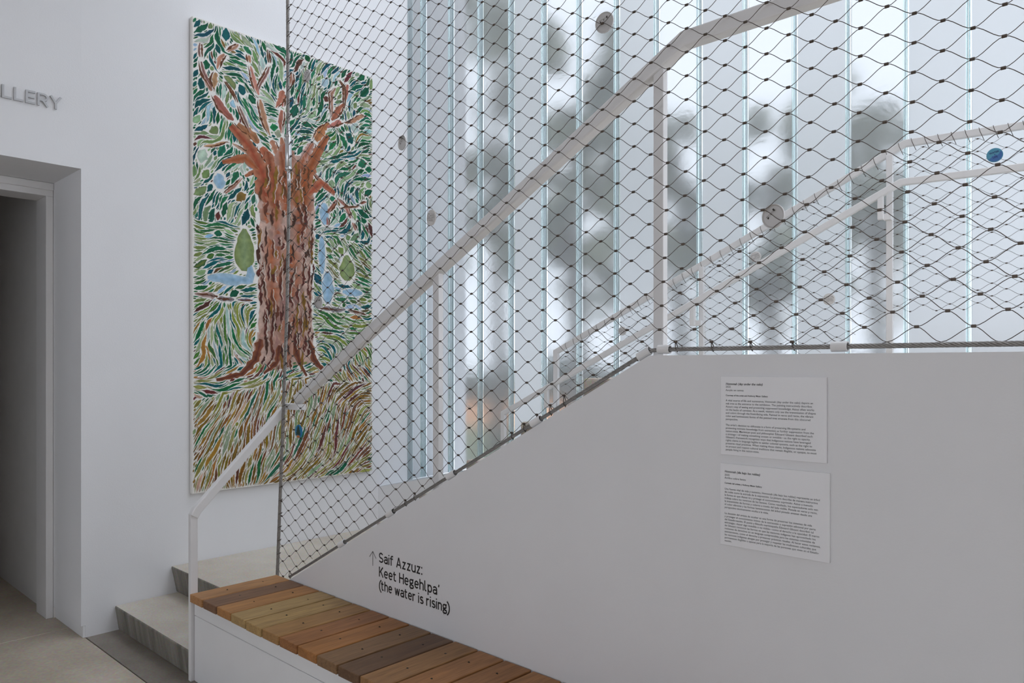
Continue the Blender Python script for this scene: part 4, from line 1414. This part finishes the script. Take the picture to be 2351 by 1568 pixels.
# ------------------------------------------------------------------ outdoors, seen blurred through the glass
gr = empty('ground', (-10, 20, -0.3), 'lawn and tan paving outside behind the channel glass', 'ground', kind='structure')
gz = -0.30
mesh('lawn', [(-60, 4.9, gz), (40, 14, gz), (40, 22, gz), (-60, 12.5, gz)], [(0, 1, 2, 3)], M['lawn'], gr)
mesh('paving', [(-90, 9, gz - 0.02), (60, 23, gz - 0.02), (60, 90, gz - 0.01), (-90, 90, gz - 0.01)], [(0, 1, 2, 3)], M['paving'], gr)
mesh('lawn', [(-90, -20, gz - 0.01), (-11.2, -20, gz - 0.01), (-11.2, 4.5, gz - 0.01), (-60, 4.9, gz - 0.01), (-60, 12.5, gz - 0.01), (-90, 12.5, gz - 0.01)], [(0, 1, 2, 3, 4, 5)], M['lawn'], gr)


def ray_pt(px, d):
    x = (px - CX) / F_PX * d
    return x * U[0] + d * V[0], x * U[1] + d * V[1]


def tree(px, d, ytop, ybot, wpx, label, seed):
    NL = 1900 if px < 1500 else 1250
    r = random.Random(seed)
    x, y = ray_pt(px, d)
    zt = EYE + (HZ - ytop) * d / F_PX; zb = EYE + (HZ - ybot) * d / F_PX
    root = empty('oak_tree', (x, y, gz), label, 'tree', 'trees outside beyond the glass')
    rx = wpx / 2 * d / F_PX
    cz_, rz = (zt + zb) / 2, (zt - zb) / 2
    pts = [(x, y, gz), (x + 0.1, y, (gz + zb) / 2), (x - 0.05, y + 0.05, zb), (x, y, cz_ + rz * 0.4)]
    tube('trunk', pts, 0.2, M['bark'], root, 9, [0.24, 0.18, 0.15, 0.05])
    for k in range(6):
        a = r.uniform(0, 6.28); L = r.uniform(0.5, 0.85)
        p0 = Vector((x, y, zb + rz * r.uniform(-0.2, 0.7)))
        p1 = p0 + Vector((math.cos(a) * rx * L, math.sin(a) * rx * L, rz * r.uniform(0.2, 0.8)))
        tube('branch', [p0, p0.lerp(p1, 0.5) + Vector((0, 0, 0.08)), p1], 0.05, M['bark'], root, 6, [0.07, 0.045, 0.015])
    mb = MB()
    lobes = [(Vector((r.uniform(-.75, .75) * rx, r.uniform(-.75, .75) * rx, r.uniform(-.95, .85) * rz)), r.uniform(0.16, 0.34)) for _ in range(26)]
    for k in range(NL):
        lc, lr = r.choice(lobes)
        v = Vector((r.gauss(0, 1), r.gauss(0, 1), r.gauss(0, 1))).normalized() * (r.random() ** 0.4) * lr
        c = Vector((x, y, cz_)) + lc + Vector((v.x * rx, v.y * rx, v.z * rx))
        n = Vector((r.gauss(0, 1), r.gauss(0, 1), r.gauss(0, 0.6))).normalized()
        a = n.orthogonal().normalized(); b = n.cross(a)
        s = r.uniform(0.09, 0.20)
        mb.add([c - a * s, c - b * s * 0.6 + n * 0.02, c + a * s, c + b * s * 0.6 + n * 0.02], [(0, 1, 2, 3)])
    tag(mb.build('crown', M['leaf'], root), kind='stuff')
    return root


for k, (px, d, yt, yb, w, lab) in enumerate((
        (985, 11.5, -160, 680, 300, 'dark tall tree behind the leftmost clear glass strips'),
        (1140, 17.0, -200, 600, 320, 'dark tree behind the second group of glass strips'),
        (1320, 13.0, 60, 640, 330, 'grey green tree behind the middle of the handrail'),
        (1430, 20.0, 250, 720, 280, 'lower tree behind the upper part of the near handrail'),
        (1560, 15.5, 200, 700, 280, 'tree seen right of the tall white rail post'),
        (1770, 13.0, 240, 720, 330, 'round crowned tree behind the largest grey badge'),
        (2010, 15.5, 180, 600, 280, 'pale tree behind the knee of the far rail'),
        (1880, 26.0, 420, 760, 600, 'broad distant tree low behind the far net'))):
    tree(px, d, yt, yb, w, lab, 40 + k)
hx0, hy0 = ray_pt(840, 40); hx1, hy1 = ray_pt(2500, 40)
hd = empty('hedge', ((hx0 + hx1) / 2, (hy0 + hy1) / 2, gz), 'long dark green hedge across the far side outside', 'hedge')
mb = MB(); r = random.Random(5)
for k in range(5200):
    t = r.random()
    c = Vector((hx0 + (hx1 - hx0) * t + r.uniform(-.6, .6), hy0 + (hy1 - hy0) * t + r.uniform(-.6, .6), gz + r.uniform(0, 1.9 + 0.5 * math.sin(t * 30))))
    n = Vector((r.gauss(0, 1), r.gauss(0, 1), r.gauss(0, 0.6))).normalized(); a = n.orthogonal().normalized(); b = n.cross(a); s = r.uniform(0.2, 0.4)
    mb.add([c - a * s, c - b * s * 0.6, c + a * s, c + b * s * 0.6], [(0, 1, 2, 3)])
tag(mb.build('foliage', M['hedge'], hd), kind='stuff')
